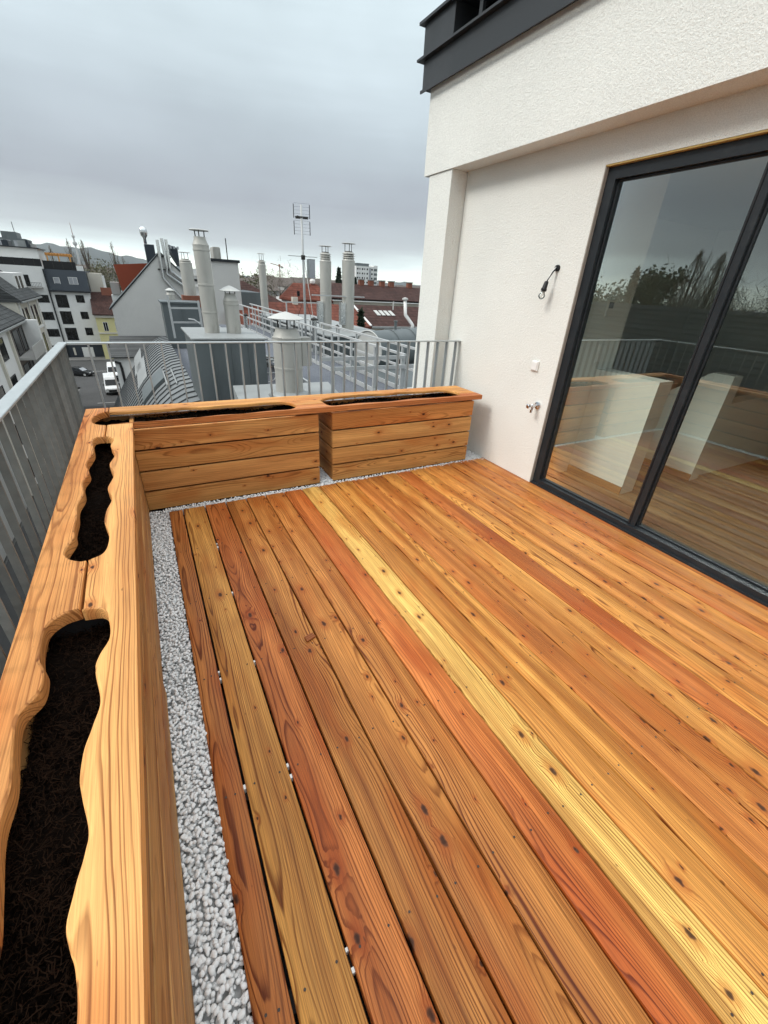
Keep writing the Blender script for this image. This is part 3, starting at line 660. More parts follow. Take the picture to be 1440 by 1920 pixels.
# ------------------------------------------------------------------ the room behind the glass
ifl = structure(MB().box(3.0, 7.6, -2.6, 4.2, -.159, -.02).build('interior_floor', M['concrete']))
for k in range(30):
    x0 = 3.0+k*.15
    o = MB().box(x0, x0+.1493, -2.3, 2.42, -.02, .006).build('floor_plank', M['parquet'], ifl, origin=(x0+.075, k*.37, 0)); o.color = srgb(*random.choice([(112,98,82),(107,94,78),(116,102,86),(110,97,82)]))+(1,)
iw = MB().box(7.56, 7.7, -2.6, 4.2, -.15, 2.449).box(3.0, 7.56, -2.6, -2.3, -.15, 2.449).box(3.131, 3.64, 2.43, 2.55, .0065, 2.449).box(3.52, 3.64, 2.551, 4.19, .0065, 2.449).box(3.64, 7.56, 4.06, 4.19, -.15, 2.449)
structure(iw.build('interior_walls', M['int_white']))
structure(MB().box(3.2, 7.7, -2.6, 4.2, 2.4495, 2.62).build('interior_ceiling', M['int_white']))
hw = thing('stair_parapet', 'white half-height parapet wall with a wooden skirting just behind the glass door', 'parapet', (3.5, 2.1, 0))
MB().box(3.43, 3.61, 1.865, 2.429, .0065, .965).build('wall', M['int_white'], hw)
o = MB().box(3.417, 3.4295, 1.865, 2.429, .0068, .075).build('skirting', M['parquet'], hw); o.color = srgb(178,136,96)+(1,)
hw2 = thing('stair_parapet', 'white sloping parapet wall of the staircase further inside the room', 'parapet', (4.5, 2.0, 0))
MB().prism([(1.80,.0065),(1.80,.98),(1.98,.98),(2.9,.30),(2.9,.0065)], 4.40, 4.55, 'x').build('wall', M['int_white'], hw2)
o = MB().box(4.387, 4.3995, 1.80, 2.42, .0068, .07).build('skirting', M['parquet'], hw2); o.color = srgb(170,130,92)+(1,)
hw3 = thing('stair_wall', 'low white wall at the far side of the stairwell inside the room', 'wall', (5.2, 1.9, 0))
MB().prism([(4.62,.0065),(4.62,.72),(6.6,.80),(6.6,.0065)], 1.84, 1.96, 'y').build('wall', M['int_white'], hw3)
ip = thing('control_panel', 'white control panel on the interior wall seen through the glass', 'control panel', (3.36, 2.42, 1.44))
MB().box(3.325, 3.395, 2.412, 2.4295, 1.38, 1.50).build('housing', M['white_plastic'], ip, bevel=.003)
MB().box(3.335, 3.385, 2.408, 2.4115, 1.44, 1.485).build('display', M['win_grey'], ip)
ip = thing('interior_switch', 'double light switch on the interior wall above the white parapet', 'switch', (3.4, 2.42, 1.08))
MB().box(3.365, 3.445, 2.416, 2.4295, 1.02, 1.17).build('frame', M['white_plastic'], ip, bevel=.003)
for zz in (1.028, 1.100): MB().box(3.372, 3.438, 2.411, 2.4155, zz, zz+.062).build('rocker', M['white_plastic'], ip, bevel=.002)
# ================================================================== THE ROOFS NEXT DOOR
nb = thing('neighbour_house', 'neighbouring house with a curved grey standing seam metal roof beyond the rear railing', 'building', (2, 12, ZG))
MB().box(-2.4, 13, 4.3, 27.5, ZG, -5.95).build('wall', M['wall_grey'], nb)
MB().box(1.10, 13, 4.31, 27.4, -5.95, -1.85).build('upper_roof_block', M['fabric'], nb)
prof = [(-2.75,-6.4),(-2.55,-5.85),(-2.10,-4.95),(-1.56,-4.05),(-1.10,-3.38),(-.67,-2.82),(-.30,-2.33),(.10,-1.90),(.44,-1.62),(.76,-1.46),(1.08,-1.40)]
rows = []
Y0, Y1 = 4.6, 26.2
rm = MB(); n = len(prof)
rm.add([(x, Y0, z) for x, z in prof]+[(x, Y1, z) for x, z in prof]+[(1.08, Y0, -6.4), (1.08, Y1, -6.4), (-2.0, Y0, -6.4), (-2.0, Y1, -6.4)],
       [(i, i+1, n+i+1, n+i) for i in range(n-1)]+[tuple(range(n))+(2*n, 2*n+2), tuple(range(n, 2*n))+(2*n+1, 2*n+3)])
seam_roof = rm.build('seamed_roof', M['zinc_roof'], nb, smooth=True, auto=35)
sm0 = None
yy = Y0+.3
while yy < Y1-.1:
    if sm0 is None:
        s = MB(); k = len(prof)
        vs = []
        for i, (x, z) in enumerate(prof):
            dx = prof[min(i+1, k-1)][0]-prof[max(i-1, 0)][0]; dz = prof[min(i+1, k-1)][1]-prof[max(i-1, 0)][1]; L = math.hypot(dx, dz); nx, nz = -dz/L, dx/L
            vs += [(x, -.011, z), (x+nx*.035, -.011, z+nz*.035), (x+nx*.035, .011, z+nz*.035), (x, .011, z)]
        s.add(vs, [(i*4+j, i*4+(j+1) % 4, (i+1)*4+(j+1) % 4, (i+1)*4+j) for i in range(k-1) for j in range(4)])
        sm0 = s.build('seam', M['seam_shadow'], seam_roof, world=False); sm0.location = (-2, yy-12, -ZG); c = sm0
        c.location = Vector((0, yy, 0))-Vector(WL[seam_roof.name])
    else:
        c = sm0.copy(); COL.objects.link(c); c.location = Vector((0, yy, 0))-Vector(WL[seam_roof.name])
    yy += .58
def on_roof(px, py):
    """the point of the seamed roof seen at a pixel"""
    d = ray(px, py); best = None
    for k in range(400, 2600):
        t = k*.01; p = Vector((0, 0, EYE))+d*t
        if p.y < Y0 or p.x < prof[0][0] or p.x > 1.08: continue
        z = np.interp(p.x, [a for a, _ in prof], [b for _, b in prof])
        if p.z <= z: return Vector((p.x, p.y, z))
    return Vector((0, 14, -1.6))
def roof_patch(name, corners, mat, lift, parent):
    """a sheet following the curved roof between two x and two y values"""
    ps = [on_roof(*c) for c in corners]; xa, xb = min(p.x for p in ps), max(p.x for p in ps); ya, yb = min(p.y for p in ps), max(p.y for p in ps)
    m = MB(); N = 7; vs = []
    for i in range(N):
        x = xa+(xb-xa)*i/(N-1); z = float(np.interp(x, [a for a, _ in prof], [b for _, b in prof]))
        vs += [(x, ya, z+lift), (x, yb, z+lift), (x, ya, z+.005), (x, yb, z+.005)]
    fs = []
    for i in range(N-1): a = i*4; b = a+4; fs += [(a, b, b+1, a+1), (a+2, a, b, b+2)[::-1], (a+1, a+3, b+3, b+1)]
    fs += [(0, 1, 3, 2), ((N-1)*4, (N-1)*4+2, (N-1)*4+3, (N-1)*4+1)]
    return m.add(vs, fs).build(name, mat, parent)
z2 = lambda a, b: (180+a/4.57, 380+b/4.57)
roof_patch('roof_hatch', [z2(400,1640), z2(590,1530)], M['zinc'], .13, nb)
roof_patch('hatch_edge', [z2(575,1480), z2(625,1600)], M['zinc_light'], .16, nb)
roof_patch('metal_sheet', [z2(640,1440), z2(700,1560)], M['zinc_light'], .06, nb)
roof_patch('snow_guard', [z2(350,1420), z2(440,1500)], M['zinc_light'], .07, nb)
roof_patch('snow_guard', [z2(330,1340), z2(400,1400)], M['zinc_light'], .07, nb)
MB().box(-2.9, -2.72, Y0, Y1, -6.5, -6.3).build('gutter', M['zinc'], nb)
for k in range(11):                        # steps and bars of the roof ladder on the hip
    p = Vector((.44, 12.6+1.05*k, -1.80)); MB().box(p.x-.03, p.x+.03, p.y-.2, p.y+.2, p.z, p.z+.05).build('snow_stop', M['zinc_light'], nb)

def tubecap(o, c, r, z, kind, mat='flue_cap'):
    if kind == 'cone':
        MB().lathe((c.x, c.y, z), [(.01, .115), (r*.5, .07), (r, .0), (r*.98, -.012), (r*.4, .03)], 24).build('rain_cap', M[mat], o, smooth=True, auto=30)
    else:
        MB().lathe((c.x, c.y, z), [(.01, .02), (r*.9, .012), (r, .0), (r*.98, -.012), (.02, -.01)], 24).build('rain_cap', M[mat], o, smooth=True, auto=30)
def flue(label, az, D, r, zb, zt, cap_r, cap_z, kind, name='chimney_flue', rings=0, seams=(), group='metal flues on the neighbouring roofs', neck=.72):
    c = pol(az, 0, D); c.z = zb
    o = thing(name, label, 'chimney', c, group=group)
    pr = [(r, 0), (r, zt-zb-.12), (r*1.02, zt-zb-.115), (r*1.02, zt-zb-.095), (r*.97, zt-zb-.09), (r*neck, zt-zb+.02), (r*neck, zt-zb+.06)]
    MB().lathe(c, pr, 28).build('pipe', M['flue'], o, smooth=True, auto=28)
    MB().box(c.x-.008, c.x+.008, c.y-r-.006, c.y-r+.01, zb+.01, zt-.13).build('vertical_seam', M['flue'], o)
    for z in seams: MB().lathe((c.x, c.y, z), [(r+.001, -.02), (r+.009, -.016), (r+.009, .016), (r+.001, .02)], 28).build('joint_band', M['flue'], o, smooth=True, auto=30)
    z = zt+.03
    for k in range(rings):
        MB().lathe((c.x, c.y, z), [(r*.70, .035), (r*.96, -.02), (r*.98, -.035), (r*.66, -.03)], 24).build('louvre_ring', M['flue'], o, smooth=True, auto=30); z += .075
        MB().lathe((c.x, c.y, z-.06), [(r*.60, -.02), (r*.60, .05)], 20).build('neck', M['dark_steel'], o)
    for a in (0.3, 2.4, 4.5):
        p = Vector((c.x+r*.6*math.cos(a), c.y+r*.6*math.sin(a), zt-.02)); q = Vector((c.x+cap_r*.55*math.cos(a), c.y+cap_r*.55*math.sin(a), cap_z+.012))
        MB().bar(p, q, .022, .012).build('strut', M['dark_steel'], o)
    tubecap(o, c, cap_r, cap_z, kind)
    return o, c
# plinth with two flues
p1 = pol(5.28, -.115, 11.05); zt = p1.z
plinth = thing('flue_plinth', 'long grey sheet metal plinth with a pale coping carrying two flues', 'plinth', (p1.x+.8, p1.y+1, -1.9))
PXR = 2.62
MB().box(p1.x, PXR, p1.y, p1.y+2.4, -1.849, zt-.04).build('body', M['zinc'], plinth)
MB().box(p1.x-.07, PXR+.06, p1.y-.07, p1.y+2.47, zt-.04, zt).build('coping', M['zinc_light'], plinth, bevel=.006)
for xx in np.linspace(p1.x, PXR, 5)[1:-1]: MB().box(xx-.014, xx+.014, p1.y-.022, p1.y-.001, -1.84, zt-.045).build('standing_seam', M['zinc'], plinth)
flue('tall pale flue with a flat disc cap, the tallest on the grey plinth', 7.40, 12.3, .180, zt+.001, 2.22, .215, 2.41, 'disc', seams=(1.30, .7, 2.02))
flue('short pale flue with a conical cap beside the tallest flue', 9.88, 12.3, .180, zt+.001, 1.08, .262, 1.20, 'cone', seams=(.9,))
# big flue in front with its base sheet and box
big_o, big_c = flue('wide pale flue with a conical cap standing close behind the railing', 16.1, 9.0, .278, -.60, .62, .352, .86, 'cone', seams=(.45, -.05), neck=.78)
sd = Vector((math.cos(R(16.1)), -math.sin(R(16.1)), 0))
bc = big_c+sd*.36+Vector((.02, .12, 0)); MB().box(bc.x-.10, bc.x+.10, bc.y-.12, bc.y+.12, -.02, .52).build('side_box', M['flue'], big_o, bevel=.008)
bs = MB(); bs.prism([(1.35,7.75),(3.45,7.9),(3.75,9.7),(1.55,9.8)], -1.2, -.605); bs.build('flashing_base', M['zinc_light'], big_o)
MB().lathe((big_c.x, big_c.y, -.60), [(.44, -.002), (.36, .05), (.285, .09)], 24).build('flashing_collar', M['zinc_light'], big_o, smooth=True)
# grey roof exit with ladder frame
e0 = pol(2.5, -.05, 25); e1 = pol(6.35, -.05, 25)
ex = thing('roof_exit', 'dark grey sheet metal roof exit box with a galvanised frame in front', 'roof exit', (e0.x, e0.y, -1.6))
MB().box(e0.x, e1.x, e0.y-.2, e0.y+1.6, -1.9, e0.z-.03).build('body', M['zinc'], ex)
MB().box(e0.x-.07, e1.x+.06, e0.y-.27, e0.y+1.7, e0.z-.03, e0.z+.04).build('coping', M['zinc'], ex)
MB().box((e0.x+e1.x)/2-.015, (e0.x+e1.x)/2+.015, e0.y-.23, e0.y-.201, -1.8, e0.z-.035).build('standing_seam', M['zinc'], ex)
lf = thing('ladder_frame', 'galvanised ladder frame with two cross bars in front of the dark roof exit', 'frame', pol(3.25, -.117, 22.5))
a0 = pol(3.22, -.037, 22.5); a1 = pol(3.26, -.115, 22.5); b0 = pol(6.32, -.045, 22.5); b1 = pol(6.36, -.115, 22.5)
for p, q in ((a0, a1), (b0, b1)): MB().bar(p, q, .09, .05).build('post', M['galv_light'], lf)
for s_ in (-.060, -.086): MB().bar(pol(3.22, s_, 22.5)+Vector((0, .04, 0)), pol(6.33, s_+.001, 22.5)+Vector((0, .04, 0)), .05, .07).build('cross_bar', M['galv_light'], lf)
MB().tube([pol(5.0, -.079, 22.4), pol(5.6, -.080, 22.4), pol(6.2, -.088, 22.4)], .035, 8).build('bracket_arm', M['galv_light'], lf)
# small flues beside the gable
flue('narrow flue with rusty brick base in front of the white gable', 3.55, 27, .21, -.15, .62, .24, .72, 'cone')
flue('slim grey flue with a disc cap between the gable and the tallest flue', 5.60, 29, .33, .05, 2.15, .32, 2.55, 'disc', rings=1)
st = thing('chimney_stack', 'old brick chimney stack with a sooty top below the slim grey flue', 'chimney', pol(5.6, -.05, 29))
c = pol(5.6, 0, 29); MB().box(c.x-.45, c.x+.45, c.y-.4, c.y+.4, -2, -.14).build('base', M['concrete'], st); MB().box(c.x-.46, c.x+.46, c.y-.41, c.y+.41, -.139, .45).build('brickwork', M['brick'], st)
# flues A, B, C with louvre rings
flue('slender flue with louvre rings standing far left of the antenna mast', 13.72, 33, .245, -.9, 2.42, .26, 2.95, 'disc', rings=2, seams=(.3,))
fB, cB = flue('flue with louvre rings and a disc cap, left of the pair near the white pier', 21.02, 20.5, .242, -1.5, 2.38, .26, 2.83, 'disc', rings=3, seams=(1.15, .55), group='metal flues on the neighbouring roofs')
fC, cC = flue('flue with louvre rings and a flat cap, right of the pair near the white pier', 23.72, 20.5, .268, -1.5, 2.46, .29, 2.98, 'disc', rings=3, seams=(1.0, .45))
for (c, o) in ((cB, fB), (cC, fC)):
    q = c+Vector((-.33, -.10, 0)); MB().box(q.x-.10, q.x+.13, q.y-.12, q.y+.12, -.10, .78).build('insulated_box', M['steel'], o, bevel=.01)
MB().bar((cB.x-.75, cB.y-.30, 1.02), (cC.x+.65, cC.y-.30, 1.03), .05, .045).build('support_bar', M['galv_light'], fB)
# antenna mast
mc = pol(18.45, 0, 17.6); ms = thing('antenna_mast', 'thin steel mast carrying two television aerials above the roofs', 'antenna', (mc.x, mc.y, -1.5))
MB().tube([(mc.x, mc.y, -1.6), (mc.x, mc.y, 2.0), (mc.x-.01, mc.y, 3.78)], [.046, .042, .034], 10).build('mast', M['galv_light'], ms, smooth=True)
ux = Vector((math.cos(R(18.45)), -math.sin(R(18.45)), 0)); uy = Vector((math.sin(R(18.45)), math.cos(R(18.45)), 0))
ya = MB(); top = Vector((mc.x, mc.y, 3.42))
for s in (-1, 1):
    for zc, L in ((.20, .22), (-.28, .22)):
        e = top+ux*(s*.27)+Vector((0, 0, zc)); ya.bar(e-Vector((0, 0, L)), e+Vector((0, 0, L*.8)), .020, .020)
for zc in np.linspace(-.48, .40, 10): ya.bar(top+ux*-.26+Vector((0, 0, zc)), top+ux*.26+Vector((0, 0, zc)), .0045, .0045)
ya.build('reflector_grid', M['dark_steel'], ms)
yb = MB().bar(top-uy*.35+ux*-.15, top+uy*.25+ux*.12, .03, .03)
for t in np.linspace(-1, 1, 7): yb.bar(top+uy*(t*.3)+ux*-.22+Vector((0, 0, .0)), top+uy*(t*.3)+ux*.22, .010, .010)
yb.build('aerial_boom', M['dark_steel'], ms)
mid = Vector((mc.x, mc.y, 2.28)); yc = MB().bar(mid-ux*.52, mid+ux*.50, .022, .022)
for t in np.linspace(-.5, .48, 11): yc.bar(mid+ux*t-uy*.20, mid+ux*t+uy*.20, .010, .010)
yc.build('lower_aerial', M['galv_light'], ms); MB().box(mid.x-.06, mid.x+.06, mid.y-.05, mid.y+.05, 2.18, 2.32).build('clamp', M['dark_steel'], ms)
for p in (-1, 1): MB().bar((mc.x, mc.y, 1.0), (mc.x+p*.9, mc.y+.3, -1.4), .012, .012).build('stay', M['dark_steel'], ms)

# roof walkway with two railings running away from the terrace
wk = thing('roof_walkway', 'galvanised walkway with railings running away across the neighbouring roof', 'walkway', (5.1, 16, -1.0))
MB().box(3.75, 5.95, 8.0, 28, -1.06, -.98).build('deck', M['fabric'], wk)
for (x, z0) in ((5.1, .2), (5.92, .2)):
    MB().box(x-.03, x+.03, 8.4, 27.8, z0-.05, z0).build('handrail', M['galv_light'], wk)
    MB().box(x-.02, x+.02, 8.4, 27.8, -.37, -.31).build('mid_rail', M['galv_light'], wk)
    MB().box(x-.012, x+.012, 8.4, 27.8, -.975, -.86).build('toe_board', M['galv_light'], wk)
    yy = 8.45
    while yy < 27.8:
        MB().box(x-.025, x+.025, yy-.035, yy+.035, -.979, z0-.051).build('post', M['galv_light'], wk); yy += 1.45
MB().box(3.74, 3.80, 8.0, 28, -.979, -.90).build('edge_strip', M['galv_light'], wk)
fr = thing('cross_railing', 'galvanised cross railing of two bars at the near end of the roof walkway', 'railing', (4.2, 8.4, -1))
for z in (.18, -.02): MB().box(3.05 if z > 0 else 3.30, 5.05 if z > 0 else 5.45, 8.30, 8.345, z-.075, z).build('bar', M['galv_light'], fr)
for x in (3.35, 5.02): MB().box(x-.035, x+.035, 8.346, 8.395, -.979, .18).build('post', M['galv_light'], fr)
# metal clad parapet wall beside the walkway, carrying flues B and C
pw = thing('clad_parapet', 'low parapet clad in dark grey sheet metal beside the roof walkway', 'wall', (6.9, 16, -2))
MB().box(6.35, 9.4, 16.2, 27.4, -1.8, -.34).build('body', M['zinc'], pw)
MB().box(6.28, 9.45, 16.15, 27.45, -.34, -.30).build('coping', M['zinc_light'], pw)
yy = 16.6
while yy < 27: MB().box(6.32, 6.349, yy-.015, yy+.015, -1.5, -.345).build('standing_seam', M['zinc'], pw); yy += .75
# barrel vaulted dormer
bd = thing('barrel_dormer', 'rounded grey metal dormer roof with a white round end beside the pier', 'dormer', (7.55, 15.0, -1.5))
bp0 = pol(26.45, -.131, 15.4); ax = Vector((math.sin(R(66)), math.cos(R(66)), 0)); sdv = Vector((ax.y, -ax.x, 0)); rr = .60
mb = MB(); nseg = 28; vs = []
for t in (0, 5.5):
    for j in range(nseg):
        a = 2*math.pi*j/nseg; p = bp0+ax*t+sdv*(rr*math.cos(a))+Vector((0, 0, rr*1.08*math.sin(a))); vs.append(p)
mb.add(vs, [(j, (j+1) % nseg, nseg+(j+1) % nseg, nseg+j) for j in range(nseg)]).build('vault', M['zinc'], bd, smooth=True)
mb = MB(); mb.add([bp0-ax*.03+sdv*(rr*.985*math.cos(2*math.pi*j/nseg))+Vector((0, 0, rr*1.06*math.sin(2*math.pi*j/nseg))) for j in range(nseg)]+[bp0+ax*.05+sdv*(rr*.985*math.cos(2*math.pi*j/nseg))+Vector((0, 0, rr*1.06*math.sin(2*math.pi*j/nseg))) for j in range(nseg)],
    [tuple(range(nseg)), tuple(range(nseg, 2*nseg))[::-1]]+[(j, (j+1) % nseg, nseg+(j+1) % nseg, nseg+j) for j in range(nseg)]); mb.build('end_panel', M['flue_cap'], bd)
for t in (.0, 1.1, 2.2, 3.3, 4.4):
    ring = [bp0+ax*(t-.05 if t == 0 else t)+sdv*((rr+.012)*math.cos(a))+Vector((0, 0, (rr+.012)*1.08*math.sin(a))) for a in np.linspace(-.35, math.pi+.35, 24)]
    MB().tube(ring, .022 if t == 0 else .014, 6).build('edge_rim' if t == 0 else 'standing_seam', M['flue_cap'] if t == 0 else M['zinc'], bd, smooth=True)
vp = bp0+ax*1.5+Vector((0, 0, rr)); MB().tube([vp, vp+Vector((0, 0, .30)), vp+Vector((0, 0, .30)), vp+Vector((0, 0, .34))], [.05, .05, .075, .075], 12).build('vent_pipe', M['zinc'], bd, smooth=True, auto=40)
MB().box(6.1, 14, 9.6, 16.1, -1.84, -1.05).build('lower_roof', M['zinc'], bd)
MB().box(6.05, 7.4, 9.55, 9.95, -1.04, -.92).build('white_ledge', M['flue_cap'], bd)
MB().bar((7.0, 9.9, -1.1), (7.0, 9.9, -.15), .10, .10).build('white_post', M['white_plastic'], bd)
# scraps left on the roof
sc_ = thing('scrap_pile', 'heap of old boards and loose cable lying between the flues', 'debris', pol(12.9, -.17, 13.5))
for k in range(14):
    p = pol(12.2+random.uniform(0, 2.2), -.178+random.uniform(-.012, .035), 12.6+random.uniform(0, 1.2)); a = random.uniform(0, 3); L = random.uniform(.15, .42)
    MB().bar(p-Vector((math.cos(a)*L, math.sin(a)*L, random.uniform(-.05, .05))), p+Vector((math.cos(a)*L, math.sin(a)*L, 0)), random.uniform(.05, .14), .025).build('scrap_board', M[random.choice(['litter', 'zinc_light', 'litter', 'dark_steel'])], sc_)
MB().tube([pol(12.3, -.165, 12.4), pol(12.7, -.19, 12.3), pol(13.4, -.205, 12.2), pol(14.2, -.20, 12.2), pol(14.6, -.185, 12.3)], .012, 6).build('cable', M['white_plastic'], sc_, smooth=True)

# small roof fittings
for lab, az, sl, D, r_, h_ in (('short vent pipe on the parapet right of the antenna mast', 19.55, -.073, 17.2, .09, .62), ('thin vent pipe on the coping beside the flues', 22.4, -.085, 18.6, .06, .5), ('small vent pipe on the felt roof left of the walkway', 17.3, -.10, 24, .09, .8), ('slim vent pipe behind the short conical flue', 11.4, -.07, 20, .06, .9)):
    p = pol(az, sl, D); o = thing('vent_pipe', lab, 'pipe', p-Vector((0, 0, h_)), group='vent pipes on the neighbouring roofs')
    MB().tube([p-Vector((0, 0, h_+1.2)), p], r_, 12).build('pipe', M['steel'], o, smooth=True, auto=40); MB().lathe(p, [(r_*1.5, .0), (r_*1.5, .05), (.01, .11)], 12).build('cap', M['dark_steel'], o)
cb = thing('roof_cable', 'dark cable sagging from the antenna mast down to the roof', 'cable', (mc.x, mc.y, -1)); MB().tube([(mc.x+.03, mc.y, 2.2), (mc.x+.20, mc.y-.1, .9), (mc.x+.28, mc.y-.2, .0), (mc.x+.5, mc.y-.3, -.9)], .012, 6).build('cable', M['flue_cap'], cb, smooth=True)
fa = thing('safety_frame', 'thin galvanised frame standing in front of the red roof below the mast', 'frame', pol(17, -.08, 21))
q0, q1 = pol(16.25, -.040, 21), pol(20.2, -.039, 21)
MB().bar(q0, q1, .05, .05).build('top_bar', M['galv_light'], fa)
for p in (q0, q1): MB().bar(p, p-Vector((0, 0, 1.3)), .05, .05).build('post', M['galv_light'], fa)

# ================================================================== STREET, HOUSES
street = structure(MB().add([(-10.8,-40,ZG),(-4.9,-40,ZG),(-4.9,86,ZG),(-10.8,86,ZG),(-60,86,ZG),(60,86,ZG),(60,113,ZG),(-60,113,ZG)], [(0,1,2,3),(4,5,6,7)]).build('street', M['asphalt']))
structure(MB().box(-4.9, -2.0, -40, 85.9, ZG-.2, ZG+.13).box(-60, 60, 113, 117, ZG-.2, ZG+.13).build('pavement', M['pave']))
for yy in (58, 66, 74, 88.5):
    MB().add([(-7.8,yy,ZG+.005),(-4.95,yy,ZG+.005),(-4.95,yy+.14,ZG+.005),(-7.8,yy+.14,ZG+.005)], [(0,1,2,3)]).build('parking_line', M['paint'], street)
MB().add([(-30,100,ZG+.005),(20,100,ZG+.005),(20,100.15,ZG+.005),(-30,100.15,ZG+.005)], [(0,1,2,3)]).build('lane_line', M['paint'], street)
z1 = lambda a, b: (a/4.8, 400+b/4.8)
def win(parent, p, q, Y, mat='win_dark', frame='anthracite', depth=.12, name='window', bars=0):
    """a window set into a wall that faces the terrace; p, q opposite corners in the photograph, on the plane y=Y"""
    a = on_y(*p, Y); b = on_y(*q, Y); x0, x1 = sorted((a.x, b.x)); z0, z1_ = sorted((a.z, b.z))
    t = .07
    f = MB().box(x0, x1, Y-.03, Y+.02, z1_-t, z1_).box(x0, x1, Y-.03, Y+.02, z0, z0+t).box(x0, x0+t, Y-.03, Y+.02, z0+t, z1_-t).box(x1-t, x1, Y-.03, Y+.02, z0+t, z1_-t)
    for k in range(bars): xm = x0+(x1-x0)*(k+1)/(bars+1); f.box(xm-.03, xm+.03, Y-.03, Y+.02, z0+t, z1_-t)
    w = f.build(name, M[frame], parent); MB().add([(x0+t*.5, Y-.008, z0+t*.5), (x1-t*.5, Y-.008, z0+t*.5), (x1-t*.5, Y-.008, z1_-t*.5), (x0+t*.5, Y-.008, z1_-t*.5)], [(0,1,2,3)]).build('pane', M[mat], w)
    return w
YA = 117.0
xb = on_y(*z1(385,500), YA).x; xc = on_y(*z1(755,520), YA).x; zr = on_y(*z1(385,500), YA).z
ap = thing('white_apartment_house', 'white apartment house with a black mesh roof terrace rail at the end of the street', 'building', (-19, YA, ZG))
MB().box(-34, xb, YA, YA+14, ZG, zr+.4).build('wall', M['wall_white'], ap)
for p, q, bars in (((112,545),(285,660),1), ((300,730),(452,805),2), ((350,885),(497,960),2), ((398,1040),(546,1110),2), ((430,1190),(590,1250),2)):
    win(ap, z1(*p), z1(*q), YA-.02, bars=bars)
def balcony(parent, p, q, Y, out=1.3):
    a = on_y(*z1(*p), Y); b = on_y(*z1(*q), Y); x0, x1 = sorted((a.x, b.x)); z0, zt_ = sorted((a.z, b.z))
    MB().box(x0, x1, Y-out, Y, z0-.18, z0).build('balcony_slab', M['wall_grey'], parent)
    r_ = MB().box(x0, x1, Y-out, Y-out+.05, zt_-.06, zt_).box(x0, x1, Y-out, Y-out+.03, z0+.05, z0+.10)
    n_ = int((x1-x0)/.25)
    for k in range(n_+1): xx = x0+(x1-x0)*k/n_; r_.box(xx-.03, xx+.03, Y-out, Y-out+.03, z0, zt_)
    r_.build('balcony_rail', M['anthracite'], parent)
balcony(ap, (90,610), (388,662), YA)
# roof terrace rail and penthouse
def mesh_rail(parent, x0, x1, Y, z0, z1_):
    r_ = MB().box(x0, x1, Y, Y+.06, z1_-.08, z1_).box(x0, x1, Y, Y+.06, z0, z0+.06).box(x0, x1, Y+.02, Y+.04, z0+.06, z1_-.08)
    r_.build('mesh_panel', M['black'], parent)
    x = x0
    while x < x1: MB().box(x-.05, x+.05, Y-.05, Y-.001, z0, z1_+.05).build('rail_post', M['dark_steel'], parent); x += 1.6
mesh_rail(ap, -34, xb, YA+.2, zr+.4, zr+1.7)
ph_y = 121; pa = on_y(*z1(330,320), ph_y)
MB().box(-34, pa.x, ph_y, ph_y+9, zr+.4, pa.z).build('penthouse', M['wall_white'], ap)
MB().box(-34, pa.x+.4, ph_y-.5, ph_y+9, pa.z, pa.z+.18).build('penthouse_roof', M['anthracite'], ap)
for p, q, mt in (((10,237),(92,312),'mansard'), ((148,240),(270,318),'zinc_light'), ((268,272),(315,318),'wall_grey'), ((225,240),(272,320),'mansard')):
    a = on_y(*z1(*p), 124); b = on_y(*z1(*q), 124); MB().box(min(a.x, b.x), max(a.x, b.x), 123.5 if mt == 'mansard' else 124, 127, b.z-.8, a.z).build('roof_plant', M[mt], ap)
ab = thing('mansard_apartment_house', 'white apartment house with a dark blue mansard storey and large dark windows', 'building', ((xb+xc)/2, YA, ZG))
zm = on_y(*z1(430,690), YA).z; zt2 = on_y(*z1(395,515), YA).z+.3; zg = on_y(*z1(600,1185), YA).z
MB().box(xb+.02, xc, YA+.1, YA+14, zg, zm).build('wall', M['wall_white'], ab)
MB().box(xb+.02, xc, YA+.2, YA+14, ZG, zg).build('ground_floor', M['mansard'], ab)
MB().prism([(YA-.25, zm+.02), (YA+.9, zt2), (YA+14, zt2), (YA+14, zm+.02)], xb+.05, xc+.15, 'x').build('mansard_roof', M['mansard'], ab)
MB().box(xb+.05, xc+.3, YA-.5, YA-.1, zm-.25, zm+.03).build('eaves_gutter', M['anthracite'], ab)
MB().box(xb-.12, xb+.12, YA-.3, YA-.05, ZG, zt2).build('downpipe', M['anthracite'], ab)
for p, q in (((490,730),(630,850)), ((535,880),(670,998)), ((580,1030),(715,1142)), ((675,735),(767,805)), ((720,885),(805,952)), ((762,1030),(845,1097))):
    win(ab, z1(*p), z1(*q), YA+.08, bars=1)
for p, q, bars in (((475,575),(548,638),0), ((608,573),(708,643),1)): win(ab, z1(*p), z1(*q), YA-.15+.3, 'win_grey', 'wall_white', bars=bars)
ga = on_y(*z1(735,1205), YA+.2); gb = on_y(*z1(860,1298), YA+.2); MB().box(min(ga.x, gb.x), max(ga.x, gb.x), YA+.1, YA+.19, ZG+.13, max(ga.z, gb.z)).build('garage_door', M['wall_white'], ab)
ga = on_y(*z1(655,1210), YA+.2); gb = on_y(*z1(692,1275), YA+.2); MB().box(min(ga.x, gb.x), max(ga.x, gb.x), YA+.1, YA+.19, min(ga.z, gb.z), max(ga.z, gb.z)).build('entrance_sign', M['wall_cream'], ab)
mesh_rail(ab, xb+.1, xc-1.3, YA+1.6, zt2, zt2+1.5)
MB().box(xc-1.3, xc-.2, YA+1.5, YA+3, zt2, zt2+.9).build('chimney', M['wall_white'], ab)
MB().box(xc+.16, xc+2.6, YA+4, YA+12, -8, zt2-.3).build('rear_wing', M['wall_cream'], ab)
